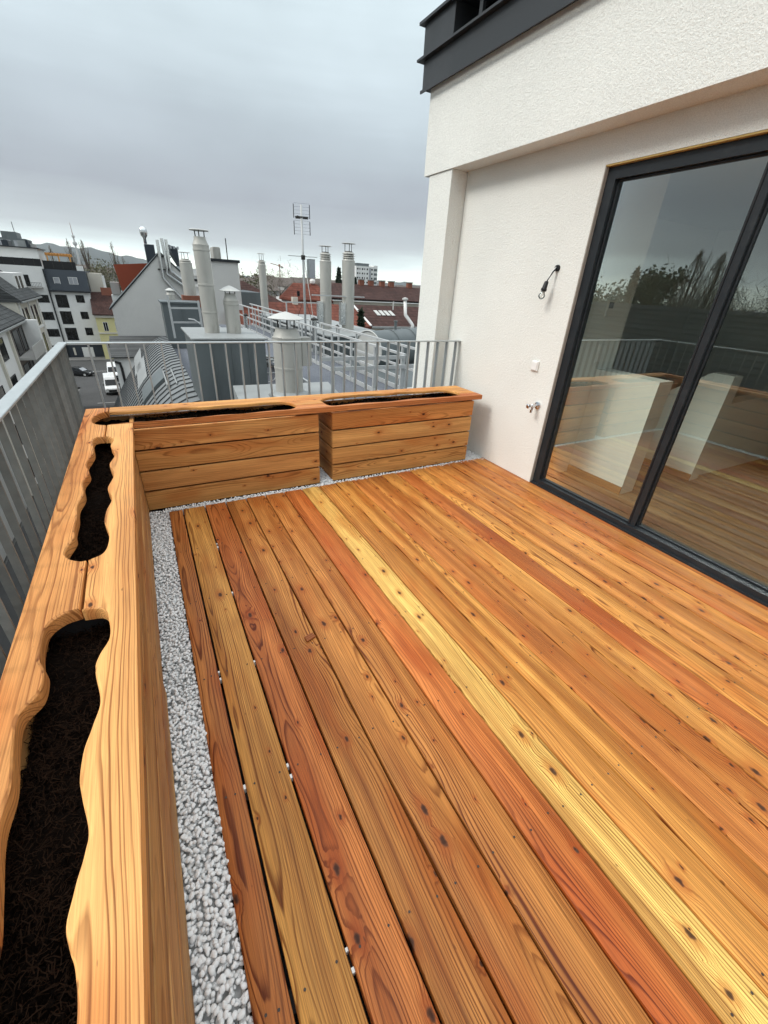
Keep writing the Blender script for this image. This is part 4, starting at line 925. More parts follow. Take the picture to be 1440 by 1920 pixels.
pg = thing('roof_pergola', 'orange timber pergola on the roof terrace of the white apartment house', 'pergola', (-13, 122, 1))
pa = on_y(*z1(415,362), 123); pb = on_y(*z1(632,385), 123)
for k in range(9):
    x = pa.x+(pb.x-pa.x)*k/8; MB().box(x-.09, x+.09, 121.6, 125.5, pa.z-.05, pa.z+.2).build('rafter', M['orange_wood'], pg)
for yv in (122, 125): MB().box(pa.x-.2, pb.x+.2, yv-.08, yv+.08, pa.z-.3, pa.z-.051).build('beam', M['orange_wood'], pg)
for x in (pa.x+.1, (pa.x+pb.x)/2, pb.x-.1): MB().box(x-.11, x+.11, 121.9, 122.1, zt2, pa.z-.301).build('post', M['orange_wood'], pg)
# grey tower block behind
fb = thing('grey_tower_block', 'grey high-rise block rising behind the white apartment house on the far left', 'building', pol(-9, 0, 260))
a = pol(-10.4, 0, 255); b = pol(-8.1, 0, 255)
MB().box(a.x, b.x, 254, 268, ZG, 1.5+.037*255).build('wall', M['zinc'], fb); MB().box(a.x+2, b.x-3, 256, 266, 1.5+.037*255, 1.5+.046*255).build('roof_storey', M['zinc'], fb)
for k in range(4): MB().box(a.x+1+k*2.4, a.x+2.4+k*2.4, 253.9, 253.99, 2.5, 1.5+.034*255).build('window_strip', M['win_grey'], fb)
MB().bar((b.x-4, 260, 13), (b.x-4, 260, 17), .2, .2).build('aerial', M['dark_steel'], fb)
# houses on the left side of the street (they face +x)
def house_left(label, y0, y1, eave, ridge_x, ridge_z, wall, roofm, name='street_house', depth=12):
    h = thing(name, label, 'building', (-11, (y0+y1)/2, ZG))
    MB().box(-11-depth, -11, y0, y1, ZG, eave).build('wall', M[wall], h)
    MB().prism([(-10.55, eave-.25), (-10.55, eave-.05), (ridge_x, ridge_z), (-11.4-depth, eave-.05), (-11.4-depth, eave-.25)], y0-.15, y1+.15, 'y').build('roof', M[roofm], h)
    MB().box(-10.62, -10.42, y0, y1, eave-.32, eave-.18).build('gutter', M['zinc_light'], h)
    return h
def win_x(parent, y0, y1, z0, z1_, X=-11, mat='win_dark', frame='anthracite'):
    t = .09; f = MB().box(X-.02, X+.05, y0, y1, z1_-t, z1_).box(X-.02, X+.05, y0, y1, z0, z0+t).box(X-.02, X+.05, y0, y0+t, z0+t, z1_-t).box(X-.02, X+.05, y1-t, y1, z0+t, z1_-t)
    w = f.build('window', M[frame], parent); MB().add([(X+.02, y0+.05, z0+.05), (X+.02, y1-.05, z0+.05), (X+.02, y1-.05, z1_-.05), (X+.02, y0+.05, z1_-.05)], [(0,1,2,3)]).build('pane', M[mat], w)
hA = house_left('pale house with tall window strips and grey roof left of the street', 60.4, 73, -1.75, -16, 2.6, 'wall_cream', 'tile_grey')
for yv in (61.4, 63.6, 66.6, 69.0):
    for k in range(4): win_x(hA, yv, yv+1.15, -4.9-3.15*k, -2.7-3.15*k)
for yv in (60.9, 65.8, 71.3): MB().box(-11, -10.86, yv, yv+.35, ZG, -2.0).build('pilaster', M['wall_white'], hA)
for k in range(4): MB().box(-11, -10.9, 61.3, 71.2, -5.25-3.15*k, -5.02-3.15*k).build('cornice', M['wall_white'], hA)
hB = house_left('white and taupe house with balconies at the left edge of the view', 40, 60.2, -3.4, -17, 1.2, 'wall_white', 'tile_grey')
MB().box(-11, -10.93, 53.0, 59.6, ZG, -3.9).build('recess_panel', M['wall_taupe'], hB)
for yv in (52.4, 47.2, 42.2): MB().box(-11, -10.8, yv, yv+.4, ZG, -3.8).build('pilaster', M['wall_cream'], hB)
for k in range(4):
    z = -6.4-3.1*k
    MB().box(-11, -9.6, 53.2, 59.4, z-.2, z).build('balcony_slab', M['wall_grey'], hB)
    MB().box(-9.66, -9.6, 53.2, 59.4, z, z+1.0).build('balcony_front', M['zinc_light'] if k % 2 else M['wall_grey'], hB)
    MB().box(-11, -9.62, 59.2, 60.0, z+.001, z+2.85).build('side_panel', M['wall_white'], hB)
    win_x(hB, 54.0, 56.4, z+.1, z+2.3, -10.92); win_x(hB, 57.0, 58.6, z+.1, z+2.3, -10.92)
    win_x(hB, 48.0, 50.4, z+.4, z+2.2); win_x(hB, 43.0, 45.4, z+.4, z+2.2)
dm = on_x(*z1(20,930), -10.6)
# pitched bay roofs beyond the eaves, near the left edge
MB().prism([(-11.2,-1.6),(-10.9,-1.55),(-13.6,1.0),(-13.8,.6)], 61, 66.5, 'y').build('dormer_roof', M['tile_grey'], hA)
MB().box(-14.5, -11.6, 66.8, 72.5, -1.6, .6).build('roof_storey', M['wall_white'], hA)
for yv in (67.4, 69.4): MB().box(-11.62, -11.585, yv, yv+1.2, -1.2, .3).build('roof_window', M['win_dark'], hA)
# the house across the street: its dark roof and the trees behind show mirrored in the glass door
hC = house_left('long house across the street with a dark ribbed roof, seen mirrored in the glass door', -14, 39.8, -4.6, -18.5, 1.35, 'wall_grey', 'tile_dark', name='opposite_house', depth=15)
for k in range(26): 
    t = (k+1)/27; x = -10.55+(-18.5+10.55)*t; z = -4.65+(1.35+4.65)*t
    MB().box(x-.05, x+.03, -14, 39.8, z-.02, z+.07).build('roof_rib', M['clad'], hC)
# yellow house with brown roof
yh = thing('yellow_house', 'pale yellow old house with a brown tiled roof between the apartment house and the gable', 'building', (-6, 112, ZG))
YY = 113.6; a = on_y(*z1(850,915), YY); b = on_y(*z1(1060,915), YY)
MB().box(a.x, a.x+14, YY, YY+12, ZG, a.z).build('wall', M['wall_yellow'], yh)
rz = on_y(*z1(805,705), YY+5).z
MB().prism([(YY-.6, a.z+.02), (YY-.6, a.z+.2), (YY+5.5, rz), (YY+12, a.z+.2), (YY+12, a.z+.02)], a.x-.3, a.x+14, 'x').build('roof', M['tile_brown'], yh)
MB().box(a.x-.15, a.x+14, YY-.35, YY-.001, a.z-.45, a.z+.0).build('cornice', M['wall_cream'], yh)
zs = on_y(*z1(900,1075), YY).z; MB().box(a.x, a.x+14, YY-.15, YY-.002, zs-.2, zs+.1).build('string_course', M['wall_cream'], yh)
for p, q in (((922,978),(985,1062)), ((1030,975),(1090,1062)), ((962,1150),(1015,1215))): win(yh, z1(*p), z1(*q), YY-.03, frame='wall_white', bars=1)
c = on_y(*z1(955,690), YY+5); MB().box(c.x-1, c.x+1, YY+4.6, YY+5.4, rz-1, rz+.9).build('chimney', M['brick'], yh)
MB().box(c.x-.25, c.x+.2, YY+4.8, YY+5.2, rz+.9, rz+3.2).build('chimney_pot', M['wall_white'], yh)

# ------------------------------------------------------------------ the white gable house
YG = 60.0
gh = thing('gable_house', 'house with a big blank pale gable wall, steel flue pipes and a red metal dormer', 'building', (3, YG, ZG))
gl = on_y(*z2(135,900), YG); apx = on_y(*z2(545,425), YG); gbot = on_y(*z2(185,1195), YG)
half = apx.x-gl.x; grx = apx.x+half*1.25; grz = apx.z-(apx.z-gl.z)*1.25
MB().prism([(gl.x, ZG), (gl.x, gl.z), (apx.x, apx.z), (grx, grz), (grx, ZG)], YG, YG+.5, 'y').build('gable_wall', M['gable'], gh)
MB().prism([(gl.x+.05, ZG), (gl.x+.05, gl.z-.1), (apx.x, apx.z-.15), (grx-.05, grz-.1), (grx-.05, ZG)], YG+.501, YG+22, 'y').build('body', M['wall_grey'], gh)
for (xa, za, xb_, zb_) in ((gl.x-.25, gl.z-.22, apx.x, apx.z+.02), (grx, grz, apx.x, apx.z+.02)):
    MB().bar((xa, YG-.04, za), (xb_, YG-.04, zb_), .12, .12, (0,1,0)).build('verge_strip', M['anthracite'], gh)
MB().prism([(gl.x-.3, gl.z-.28), (gl.x-.3, gl.z-.12), (apx.x, apx.z+.12), (apx.x, apx.z-.02)], YG+.03, YG+22, 'y').build('roof', M['zinc'], gh)
MB().prism([(grx+.3, grz-.28), (grx+.3, grz-.12), (apx.x, apx.z+.12), (apx.x, apx.z-.02)], YG+.03, YG+22, 'y').build('roof', M['zinc'], gh)
rd = [on_y(*z2(150,530), YG+6), on_y(*z2(437,520), YG+6), on_y(*z2(437,700), YG+6), on_y(*z2(235,778), YG+6)]
MB().prism([(p.x, p.z) for p in rd], YG+5, YG+9, 'y').build('red_dormer', M['red_metal'], gh)
for k in range(1, 7):
    t = k/7; p = rd[0].lerp(rd[1], t); q = rd[3].lerp(rd[2], t); MB().bar((p.x, YG+4.97, p.z), (q.x, YG+4.97, q.z), .06, .05, (0,1,0)).build('dormer_seam', M['red_metal'], gh)
p = on_y(*z2(115,680), YG+6); q = on_y(*z2(215,790), YG+6); MB().box(p.x, q.x, YG+6, YG+9, q.z, p.z).build('dormer_cheek', M['wall_grey'], gh)
p = on_y(*z2(130,790), YG+6); q = on_y(*z2(215,850), YG+6); MB().box(p.x, q.x, YG+6.1, YG+9, q.z-.6, p.z-.01).build('balcony_wall', M['wall_white'], gh)
p = on_y(*z2(412,355), YG+3); q = on_y(*z2(530,560), YG+3); MB().box(p.x, q.x, YG+2.6, YG+4.5, q.z-2, p.z).build('chimney_box', M['mansard'], gh)
p = on_y(*z2(425,352), YG+3.2); MB().lathe((p.x, YG+3.3, p.z), [(.16, 0), (.16, .55), (.34, .80), (.42, 1.15), (.36, 1.5), (.12, 1.68), (.01, 1.7)], 16).build('chimney_cowl', M['steel'], gh, smooth=True)
p = on_y(*z2(620,358), YG+2); q = on_y(*z2(718,520), YG+2); MB().prism([(p.x, p.z), (q.x, p.z-.3), (q.x, q.z-.3), (p.x+.2, q.z+1.0)], YG+2, YG+6, 'y').build('dormer_box', M['mansard'], gh)
for k in range(3): 
    a = on_y(*z2(628+k*30,368+k*4), YG+1.98); b = on_y(*z2(650+k*30,395+k*4), YG+1.98); MB().box(a.x, b.x, YG+1.9, YG+1.99, b.z, a.z).build('dormer_window', M['win_grey'], gh)
for (t0, b0, lows) in (((522,318),(575,640),None), ((560,305),(605,520),[(605,610),(735,700),(900,840)]), ((597,315),(635,560),[(640,585),(745,670),(900,790)])):
    pts_ = [on_y(*z2(*t0), YG-.25), on_y(*z2(*b0), YG-.25)]
    if lows: pts_ += [on_y(*z2(*l), YG-.25) for l in lows]
    else: pts_ += [on_y(*z2(*l), YG-.25) for l in ((580,650), (740,830))]
    MB().tube(pts_, .16, 10).build('flue_pipe', M['steel'], gh, smooth=True, auto=50)
for bz in (460, 570): 
    p = on_y(*z2(530,bz), YG-.1); q = on_y(*z2(640,bz), YG-.1); MB().box(p.x, q.x, YG-.12, YG-.002, p.z-.06, p.z+.06).build('pipe_bracket', M['dark_steel'], gh)
# lower wing in front of the gable, with its slate roof and downpipe
lw = thing('low_wing', 'low white wing with a grey slate roof and black downpipe below the gable', 'building', (-1, 54, ZG))
wl = on_y(*z2(150,1330), 53); wz = wl.z
MB().box(wl.x, 8, 53, 59.9, ZG, wz).build('wall', M['wall_white'], lw)
MB().prism([(52.6, wz), (52.6, wz+.15), (59.9, wz+1.35), (59.9, wz)], wl.x-.3, 8, 'x').build('roof', M['tile_grey'], lw)
MB().tube([on_y(*z2(160,1365), 52.8), on_y(*z2(205,1375), 52.8), on_y(*z2(222,1420), 52.8), on_y(*z2(240,1480), 52.8)-Vector((0,0,6))], .13, 8).build('downpipe', M['black'], lw, smooth=True)
# flat white house behind the flues
wb = thing('flat_white_house', 'plain pale house wall with a flat dark coping behind the tallest flue', 'building', (8, 46, ZG))
YW = 46.0; a = on_y(*z2(985,500), YW); b = on_y(*z2(1215,497), YW)
MB().box(a.x, b.x, YW, YW+9, ZG, a.z).build('wall', M['gable'], wb); MB().box(a.x-.15, b.x+.15, YW-.15, YW+9, a.z, a.z+.22).build('coping', M['anthracite'], wb)
MB().box(b.x+.01, b.x+2.2, YW+1, YW+9, ZG, a.z-2.4).build('side_wing', M['zinc'], wb)
a2 = on_y(*z2(780,520), YW+3); MB().box(a2.x, a.x-.2, YW+2.5, YW+9, ZG, a2.z-.4).build('rear_wing', M['wall_white'], wb)
for k in range(3): MB().box(a2.x, a.x-.2, YW+2.40-.1*k, YW+2.49-.1*k, a2.z-1.0-k*.45, a2.z-.80-k*.45).build('balcony_band', M['anthracite'] if k % 2 else M['white_plastic'], wb)
p = on_y(*z2(985,380), YW+4); q = on_y(*z2(1060,490), YW+4); MB().box(p.x, q.x, YW+3, YW+5, q.z, p.z).build('vent_box', M['flue'], wb, bevel=.06)
p = on_y(*z2(1108,305), YW+2); MB().tube([(p.x, YW+2, a.z), (p.x, YW+2, p.z)], .045, 6).build('aerial_pole', M['dark_steel'], wb)

# ------------------------------------------------------------------ tiled houses on the right
z3 = lambda a, b: (420+a/3.6, 360+b/3.6)
def roof_x(h, x0, x1, ye, ze, yr, zr_, mat, hipl=0, hipr=0, thick=.25):
    """a roof slope facing the terrace, eaves (ye,ze), ridge (yr,zr), with its far slope"""
    yb_ = 2*yr-ye
    v = [(x0, ye, ze), (x1, ye, ze), (x1-hipr, yr, zr_), (x0+hipl, yr, zr_), (x0, yb_, ze), (x1, yb_, ze)]
    v += [(x0, ye, ze-thick), (x1, ye, ze-thick), (x0, yb_, ze-thick), (x1, yb_, ze-thick)]
    return MB().add(v, [(0,1,2,3), (3,2,5,4), (0,3,4), (1,5,2), (0,6,7,1), (4,5,9,8), (0,4,8,6), (1,7,9,5), (6,8,9,7)]).build('roof', M[mat], h)
h1 = thing('red_roof_house', 'long house with an orange-red tiled roof behind the antenna mast', 'building', (15, 45, ZG))
roof_x(h1, 7.5, 21.6, 43, -2.35, 48, -.55, 'tile_red', 0, 0); MB().box(7.6, 21.5, 43.5, 52.5, ZG, -2.61).build('wall', M['wall_cream'], h1)
for xx in (11.2, 14.6, 17.9): MB().box(xx, xx+.55, 47.6, 48.2, -1.2, .0).build('chimney', M['wall_cream'], h1)
MB().bar((21.6, 43.0, -2.25), (21.6, 48, -.45), .22, .10).build('verge', M['wall_white'], h1)
h2 = thing('skylight_house', 'house with a dark brown tiled roof and a row of four slanted skylights', 'building', (28, 45, ZG))
roof_x(h2, 21.65, 40, 43, -2.3, 48, -.50, 'tile_brown'); MB().box(21.8, 40, 43.5, 52.5, ZG, -2.56).build('wall', M['wall_cream'], h2)
MB().box(21.7, 40, 42.8, 43.0, -2.5, -2.3).build('gutter', M['zinc_light'], h2)
nrm = Vector((0, -1.8, 5)).normalized()
for k in range(4):
    xs_ = 23.55+k*.62; c0 = Vector((xs_, 44.75, -2.3+1.8*(1.75/5)+.04)); e1 = Vector((.42, 0, 0)); e2 = Vector((0, 1.15, 1.15*.36))
    c0 = c0+Vector((0, .6, .22)); mb = MB().add([c0, c0+e1, c0+e1+e2, c0+e2]+[p+nrm*.06 for p in (c0, c0+e1, c0+e1+e2, c0+e2)], [(0,1,5,4), (1,2,6,5), (2,3,7,6), (3,0,4,7), (4,5,6,7)]); mb.build('skylight', M['flue_cap'], h2)
c0 = Vector((29.6, 45.6, -1.30)); MB().add([c0+nrm*.05, c0+Vector((.4,0,0))+nrm*.05, c0+Vector((.4,.8,.29))+nrm*.05, c0+Vector((0,.8,.29))+nrm*.05], [(0,1,2,3)]).build('skylight', M['flue_cap'], h2)
for xx in (26.4, 30.4): MB().tube([(xx, 47, -1.2), (xx, 47, .0)], .08, 8).build('vent_pipe', M['flue_cap'], h2)
fp = thing('bent_flue_pipe', 'thin bent white flue pipe in front of the brown roof next to the pier', 'pipe', pol(30.9, -.07, 22))
MB().tube([pol(30.75, -.024, 24), pol(30.9, -.052, 24), pol(31.7, -.068, 24), pol(31.9, -.072, 24), pol(31.85, -.085, 24)], .085, 10).build('pipe', M['white_plastic'], fp, smooth=True)
p = pol(30.74, -.024, 24); MB().lathe(p, [(.09, 0), (.15, .02), (.15, .09), (.02, .13)], 12).build('cowl', M['flue_cap'], fp)
h3 = thing('ridge_house', 'long old house with a mossy brown roof and chimneys along its ridge', 'building', (38, 74, ZG))
roof_x(h3, 25, 60, 69, -.55, 75, 1.55, 'tile_brown', 3.5, 0); MB().box(26, 60, 69.6, 80, ZG, -.81).build('wall', M['wall_cream'], h3)
MB().box(25.5, 60, 69.0, 69.3, -.95, -.60).build('eaves_band', M['wall_white'], h3)
for k in range(12): win_p = 27+k*2.6; MB().box(win_p, win_p+1.1, 69.5, 69.59, -2.9, -1.4).build('window', M['win_dark'], h3)
for a in (925, 990, 1065, 1127, 1250):
    p = on_y(*z3(a, 630), 75); MB().box(p.x-.42, p.x+.42, 74.6, 75.4, 1.0, 2.25).build('chimney', M['brick'], h3); MB().box(p.x-.52, p.x+.52, 74.5, 75.5, 2.25, 2.4).build('chimney_cap', M['concrete'], h3)
h4 = thing('hipped_house', 'house with a brown hipped roof behind the slender flue', 'building', (14, 60, ZG))
p = on_y(*z3(135,600), 62); q = on_y(*z3(430,735), 57)
roof_x(h4, 9, q.x, 57, -1.2, 62, p.z, 'tile_brown', 0, 4.2); MB().box(9, q.x-.3, 57.5, 67, ZG, -1.46).build('wall', M['wall_white'], h4)
for xx in (13.0, 13.9): MB().box(xx, xx+.6, 57.9, 58.4, -.75, -.45).build('skylight', M['flue_cap'], h4)
h5 = thing('small_red_gable_house', 'small white house with an orange roof left of the pair of flues', 'building', (20, 58, ZG))
a = on_y(*z3(480,665), 57); b = on_y(*z3(640,640), 57); ar = on_y(*z3(560,618), 60)
MB().box(a.x, b.x+1.5, 57, 66, ZG, -.6).build('wall', M['wall_white'], h5)
roof_x(h5, a.x-.3, b.x+1.8, 56.6, -.55, 60, ar.z, 'tile_red', 1.0, 1.0); win(h5, z3(492,668), z3(512,705), 56.98, bars=0)
MB().tube([(b.x+.2, 60, .8), (b.x+.2, 60, 1.5)], .05, 6).build('aerial_pole', M['galv_light'], h5); MB().lathe((b.x+.2, 59.9, 1.5), [(.05, -.3), (.3, -.15), (.36, .1), (.3, .3), (.05, .35)], 12).build('satellite_dish', M['white_plastic'], h5)
hr = thing('white_highrise', 'white high-rise block with rows of windows on the skyline right of the flues', 'building', pol(26, 0, 260))
YH = 230.0; a = on_y(*z3(892,497), YH); b = on_y(*z3(1040,490), YH); mdl = on_y(*z3(1012,500), YH)
MB().box(a.x, mdl.x, YH, YH+14, ZG, a.z).build('wall', M['wall_white'], hr); MB().box(mdl.x+.01, b.x, YH+.4, YH+14, ZG, a.z+.6).build('side_wall', M['wall_white'], hr)
MB().box(a.x+1, mdl.x-2, YH+2, YH+9, a.z, a.z+1.4).build('roof_plant', M['zinc'], hr)
nc = 7; nr = 7
for i in range(nc):
    for j in range(nr):
        if i == 5: continue
        x = a.x+.6+i*(mdl.x-a.x-.6)/nc; z = a.z-1.9-j*2.05
        if (i*3+j*5) % 11 == 4: continue
        MB().box(x, x+(.45 if i % 2 else .75), YH-.06, YH-.001, z+.2, z+1.0).build('window', M['win_dark'], hr)
x = a.x+.6+5*(mdl.x-a.x-.6)/nc; MB().box(x, x+1.3, YH-.08, YH-.001, a.z-16, a.z-.6).build('stair_strip', M['win_grey'], hr)
for j in range(7): MB().box(mdl.x+.3, b.x-.3, YH+.33, YH+.399, a.z-1.9-j*2.05, a.z-.8-j*2.05).build('balcony', M['zinc'], hr)
sk = thing('glass_skyscraper', 'lone dark glass skyscraper on the horizon between mast and flues', 'skyscraper', pol(19.4, 0, 1500))
a = pol(18.97, 0, 1500); b = pol(19.77, 0, 1500)
MB().box(a.x, b.x, a.y-10, a.y+10, ZG, 1.5+.0405*1500).build('tower', M['zinc'], sk)
for k in range(6): MB().box(a.x+1+k*3.2, a.x+3.2+k*3.2, a.y-10.5, a.y-10.01, 5, 1.5+.039*1500).build('glass_strip', M['win_grey'], sk)
tv = thing('broadcast_tower', 'slender transmission tower on the wooded hills at the left', 'tower', pol(-4.25, 0, 3000))
c = pol(-4.24, 0, 3000); 
MB().tube([(c.x, c.y, -20), (c.x, c.y, 92), (c.x, c.y, 150)], [5, 4, 3], 10).build('shaft', M['wall_grey'], tv); MB().lathe((c.x, c.y, 106), [(4, -6), (10, 0), (10, 9), (4, 14)], 14).build('platform', M['wall_grey'], tv); MB().lathe((c.x, c.y, 138), [(3.5, -3), (7, 0), (7, 6), (3, 9)], 12).build('upper_platform', M['wall_grey'], tv)
MB().tube([(c.x, c.y, 150), (c.x, c.y, 200)], [1.8, .8], 8).build('spire', M['brick'], tv)
cr = thing('tower_crane', 'small reddish tower crane far off on the skyline beside the slender flue', 'crane', pol(15.4, 0, 420))
c = pol(15.7, 0, 420); MB().bar((c.x, c.y, -5), (c.x, c.y, 11.5), .6, .6).build('mast', M['crane'], cr)
MB().bar((c.x+2.6, c.y, 11.6), (c.x-7.5, c.y, 13.4), .5, .5).build('jib', M['crane'], cr); MB().box(c.x-.6, c.x+.6, c.y-1, c.y+1, 11.5, 13.2).build('cab', M['crane'], cr); MB().box(c.x+1.6, c.x+3.0, c.y-1, c.y+1, 10.4, 11.4).build('counterweight', M['concrete'], cr)

# far city: too many roofs to count
fm = {'city': MB(), 'city_roof': MB()}
r2 = random.Random(3)
for k in range(620):
    az = r2.uniform(-14, 40); D = 150+1500*r2.random()**1.6
    if az < 3 and D < 260: continue
    if 24 < az < 28 and D < 300: continue
    c = pol(az, 0, D); w = r2.uniform(5, 15)*(1+D/1500); d = r2.uniform(6, 14); h = r2.uniform(-7.0, 0.0)+D*.0055*r2.random()
    fm['city'].box(c.x-w/2, c.x+w/2, c.y-d/2, c.y+d/2, ZG, h)
    if r2.random() < .6: fm['city_roof'].prism([(c.y-d/2-.4, h+.01), (c.y, h+2.6), (c.y+d/2+.4, h+.01)], c.x-w/2-.3, c.x+w/2+.3, 'x')
tag(fm['city'].build('distant_city', M['city']), 'distant town houses filling the plain below the horizon', 'city', kind='stuff')
tag(fm['city_roof'].build('distant_roofs', M['city_roof']), 'brownish roofs of the distant town below the horizon', 'roofs', kind='stuff')
# trees of the plain, merging into one belt
n = 7000; az = rng.uniform(-12, 38, n); az = np.where(az < 2, az, az); D_ = 170+700*rng.random(n)**1.3
cl = np.floor(az*2.2)+np.floor(D_/60)*100; hh = (np.sin(cl*12.9898)*43758.5453) % 1.0
keep = (hh > .45) & ~((az < 3) & (D_ < 240)); az, D_, hh = az[keep], D_[keep], hh[keep]; n = len(az)
zc_ = -10+hh*9*rng.random(n)+D_*.004*rng.random(n)
C_ = np.stack([D_*np.sin(np.radians(az)), D_*np.cos(np.radians(az)), zc_], -1)
d_1 = rng.normal(0, 1, (n, 3)); d_1 /= np.linalg.norm(d_1, axis=1)[:, None]; d_2 = np.cross(d_1, rng.normal(0, 1, (n, 3))); d_2 /= np.linalg.norm(d_2, axis=1)[:, None]
sc1 = rng.uniform(.8, 2.0, n)[:, None]; V_ = np.stack([C_-d_1*sc1, C_+d_2*sc1*.5, C_+d_1*sc1, C_-d_2*sc1*.5], 1).reshape(-1, 3)
tag(np_mesh('distant_trees', V_, np.arange(n*4).reshape(n, 4), M['leaf_far'], False), 'belt of leafless and olive trees between the distant roofs', 'trees', kind='stuff')
# hills
hm = MB(); azs = np.linspace(-40, 60, 201); D = 4500
def hill_h(a):
    l = .030*math.exp(-((a+5)/9)**2)+.012*math.exp(-((a+16)/6)**2)+.0075*math.exp(-((a-29)/6)**2)+.0015+.0018*math.sin(a*1.7)+.0012*math.sin(a*3.9+1)
    return max(.0005, l)
vs = []
for a in azs:
    s = hill_h(a); vs += [pol(a, -.004, D*.82), pol(a, s*.55, D*.9), pol(a, s, D), pol(a, -.004, D*1.15)]
hm.add(vs, [(i*4+j, (i+1)*4+j, (i+1)*4+j+1, i*4+j+1) for i in range(len(azs)-1) for j in range(3)])
structure(hm.build('hills', M['hill'], smooth=True))

# ------------------------------------------------------------------ trees
def tree(label, base, h, r, kind, n=1500, seed=0, group='trees beyond the houses', name=None):
    q = random.Random(seed); g_ = np.random.default_rng(seed)
    t = thing(name or {'poplar': 'bare_poplar', 'conifer': 'conifer_tree', 'bare': 'bare_tree', 'olive': 'spring_tree'}[kind], label, 'tree', base, group=group)
    b = Vector(base); tk = MB(); th = h*{'poplar': .97, 'conifer': .96, 'bare': .80, 'olive': .78}[kind]
    tk.tube([b, b+Vector((.01*h, 0, th*.5)), b+Vector((0, 0, th))], [h*.022, h*.014, h*.003], 7)
    tips = []
    for k in range(26 if kind != 'conifer' else 8):
        a = q.uniform(0, 6.28); z0 = th*q.uniform(.2, .72 if kind == 'poplar' else .95); L = r*q.uniform(.5, 1.0)*(.55 if kind == 'poplar' else 1)
        up_ = {'poplar': 5.5, 'bare': .9, 'olive': .7, 'conifer': -.1}[kind]
        s = b+Vector((0, 0, z0)); e = s+Vector((math.cos(a)*L, math.sin(a)*L, L*up_)); m_ = s.lerp(e, .5)+Vector((0, 0, L*.12))
        e.z = min(e.z, b.z+h)
        tk.tube([s, m_, e], [h*.0045, h*.003, h*.001], 4, caps=False); tips += [s.lerp(e, .5), e, m_]
    tk.build('trunk', M['bark'], t)
    # foliage or twigs: small faces in clumps
    P = []
    if kind == 'conifer':
        zz = g_.uniform(.05, 1, n); a0 = g_.uniform(0, 1.2, n); rr_ = r*(1-zz)**.8*(.8+.3*np.abs(np.sin(zz*34+a0)))*np.sqrt(g_.uniform(.15, 1, n)); a = g_.uniform(0, 6.28, n)
        C = np.stack([b.x+rr_*np.cos(a), b.y+rr_*np.sin(a), b.z+h*zz-rr_*.25], -1)
    elif kind == 'poplar':
        zz = g_.uniform(.12, 1, n); prof_ = np.clip((1-zz)*2.2, 0, 1)**.7*np.clip(zz*4, 0, 1); rr_ = r*prof_*np.sqrt(g_.uniform(.02, 1, n)); a = g_.uniform(0, 6.28, n)
        C = np.stack([b.x+rr_*np.cos(a), b.y+rr_*np.sin(a), b.z+h*zz], -1)
    else:
        cl = np.array([[p.x, p.y, p.z] for p in tips]); idx = g_.integers(0, len(cl), n)
        C = cl[idx]+g_.normal(0, r*.16, (n, 3)); C[:, 2] = b.z+(C[:, 2]-b.z)*h/(np.percentile(C[:, 2], 99)-b.z)
    L = h*{'poplar': .022, 'bare': .034, 'olive': .013, 'conifer': .022}[kind]*g_.uniform(.5, 1.3, n)
    W = L*{'poplar': .05, 'bare': .035, 'olive': .55, 'conifer': .40}[kind]
    d = g_.normal(0, 1, (n, 3)); d[:, 2] += {'poplar': 2.5, 'bare': .8, 'olive': .2, 'conifer': -.4}[kind]; d /= np.linalg.norm(d, axis=1)[:, None]
    s_ = np.cross(d, g_.normal(0, 1, (n, 3))); s_ /= np.linalg.norm(s_, axis=1)[:, None]
    V = np.stack([C-d*L[:, None], C+s_*W[:, None], C+d*L[:, None], C-s_*W[:, None]], 1).reshape(-1, 3)-np.array(b)
    o = np_mesh('crown', V, np.arange(n*4).reshape(n, 4), M[{'poplar': 'twig', 'bare': 'twig', 'olive': 'leaf_olive', 'conifer': 'leaf_dark'}[kind]], False); o.parent = t
    return t
def T(label, az, topsl, D, r, kind, n=1500, seed=0, basez=ZG, group='trees beyond the houses'):
    p = pol(az, 0, D); p.z = basez; return tree(label, p, 1.5+topsl*D-basez, r, kind, n, seed, group)
T('bare columnar poplar just left of the transmission tower', -4.85, .041, 165, 2.4, 'poplar', 900, 1)
T('bare columnar poplar just right of the transmission tower', -3.65, .041, 165, 2.9, 'poplar', 1100, 2)
T('lone bare poplar left of the red metal dormer', -1.15, .042, 150, 2.3, 'poplar', 900, 3)
T('small bare poplar rising behind the orange pergola', -6.4, .030, 170, 2.0, 'poplar', 600, 4)
T('olive green tree right of the apartment house chimney', -2.9, .012, 140, 4.5, 'olive', 2400, 5)
T('leafless spreading tree above the brown roof of the yellow house', -2.2, .004, 132, 4.5, 'bare', 2600, 6)
T('bushy green tree directly behind the brown roof', -1.6, -.004, 128, 4.0, 'olive', 2400, 7)
T('low bare tree beside the red metal dormer', -.4, .022, 150, 3.0, 'poplar', 800, 8)
T('leafless tree right of the slender flue', 15.6, .022, 95, 4.5, 'bare', 3200, 9)
T('wide leafless tree in front of the small red-roofed house', 17.0, .006, 80, 4.5, 'bare', 3200, 10)
T('leafless tree behind the antenna mast', 18.7, .010, 110, 4.5, 'bare', 2600, 11)
T('dark evergreen tree behind the pair of flues', 22.6, .028, 100, 3.6, 'conifer', 3000, 12)
T('dark conical conifer right below the pair of flues', 25.35, -.050, 40, 1.2, 'conifer', 2600, 13)
T('dark evergreen tree just right of the flue with the flat cap', 24.6, .012, 115, 2.4, 'conifer', 2000, 14)
T('olive green tree above the roof left of the slender flue', 13.0, .012, 120, 4.0, 'olive', 2200, 15)
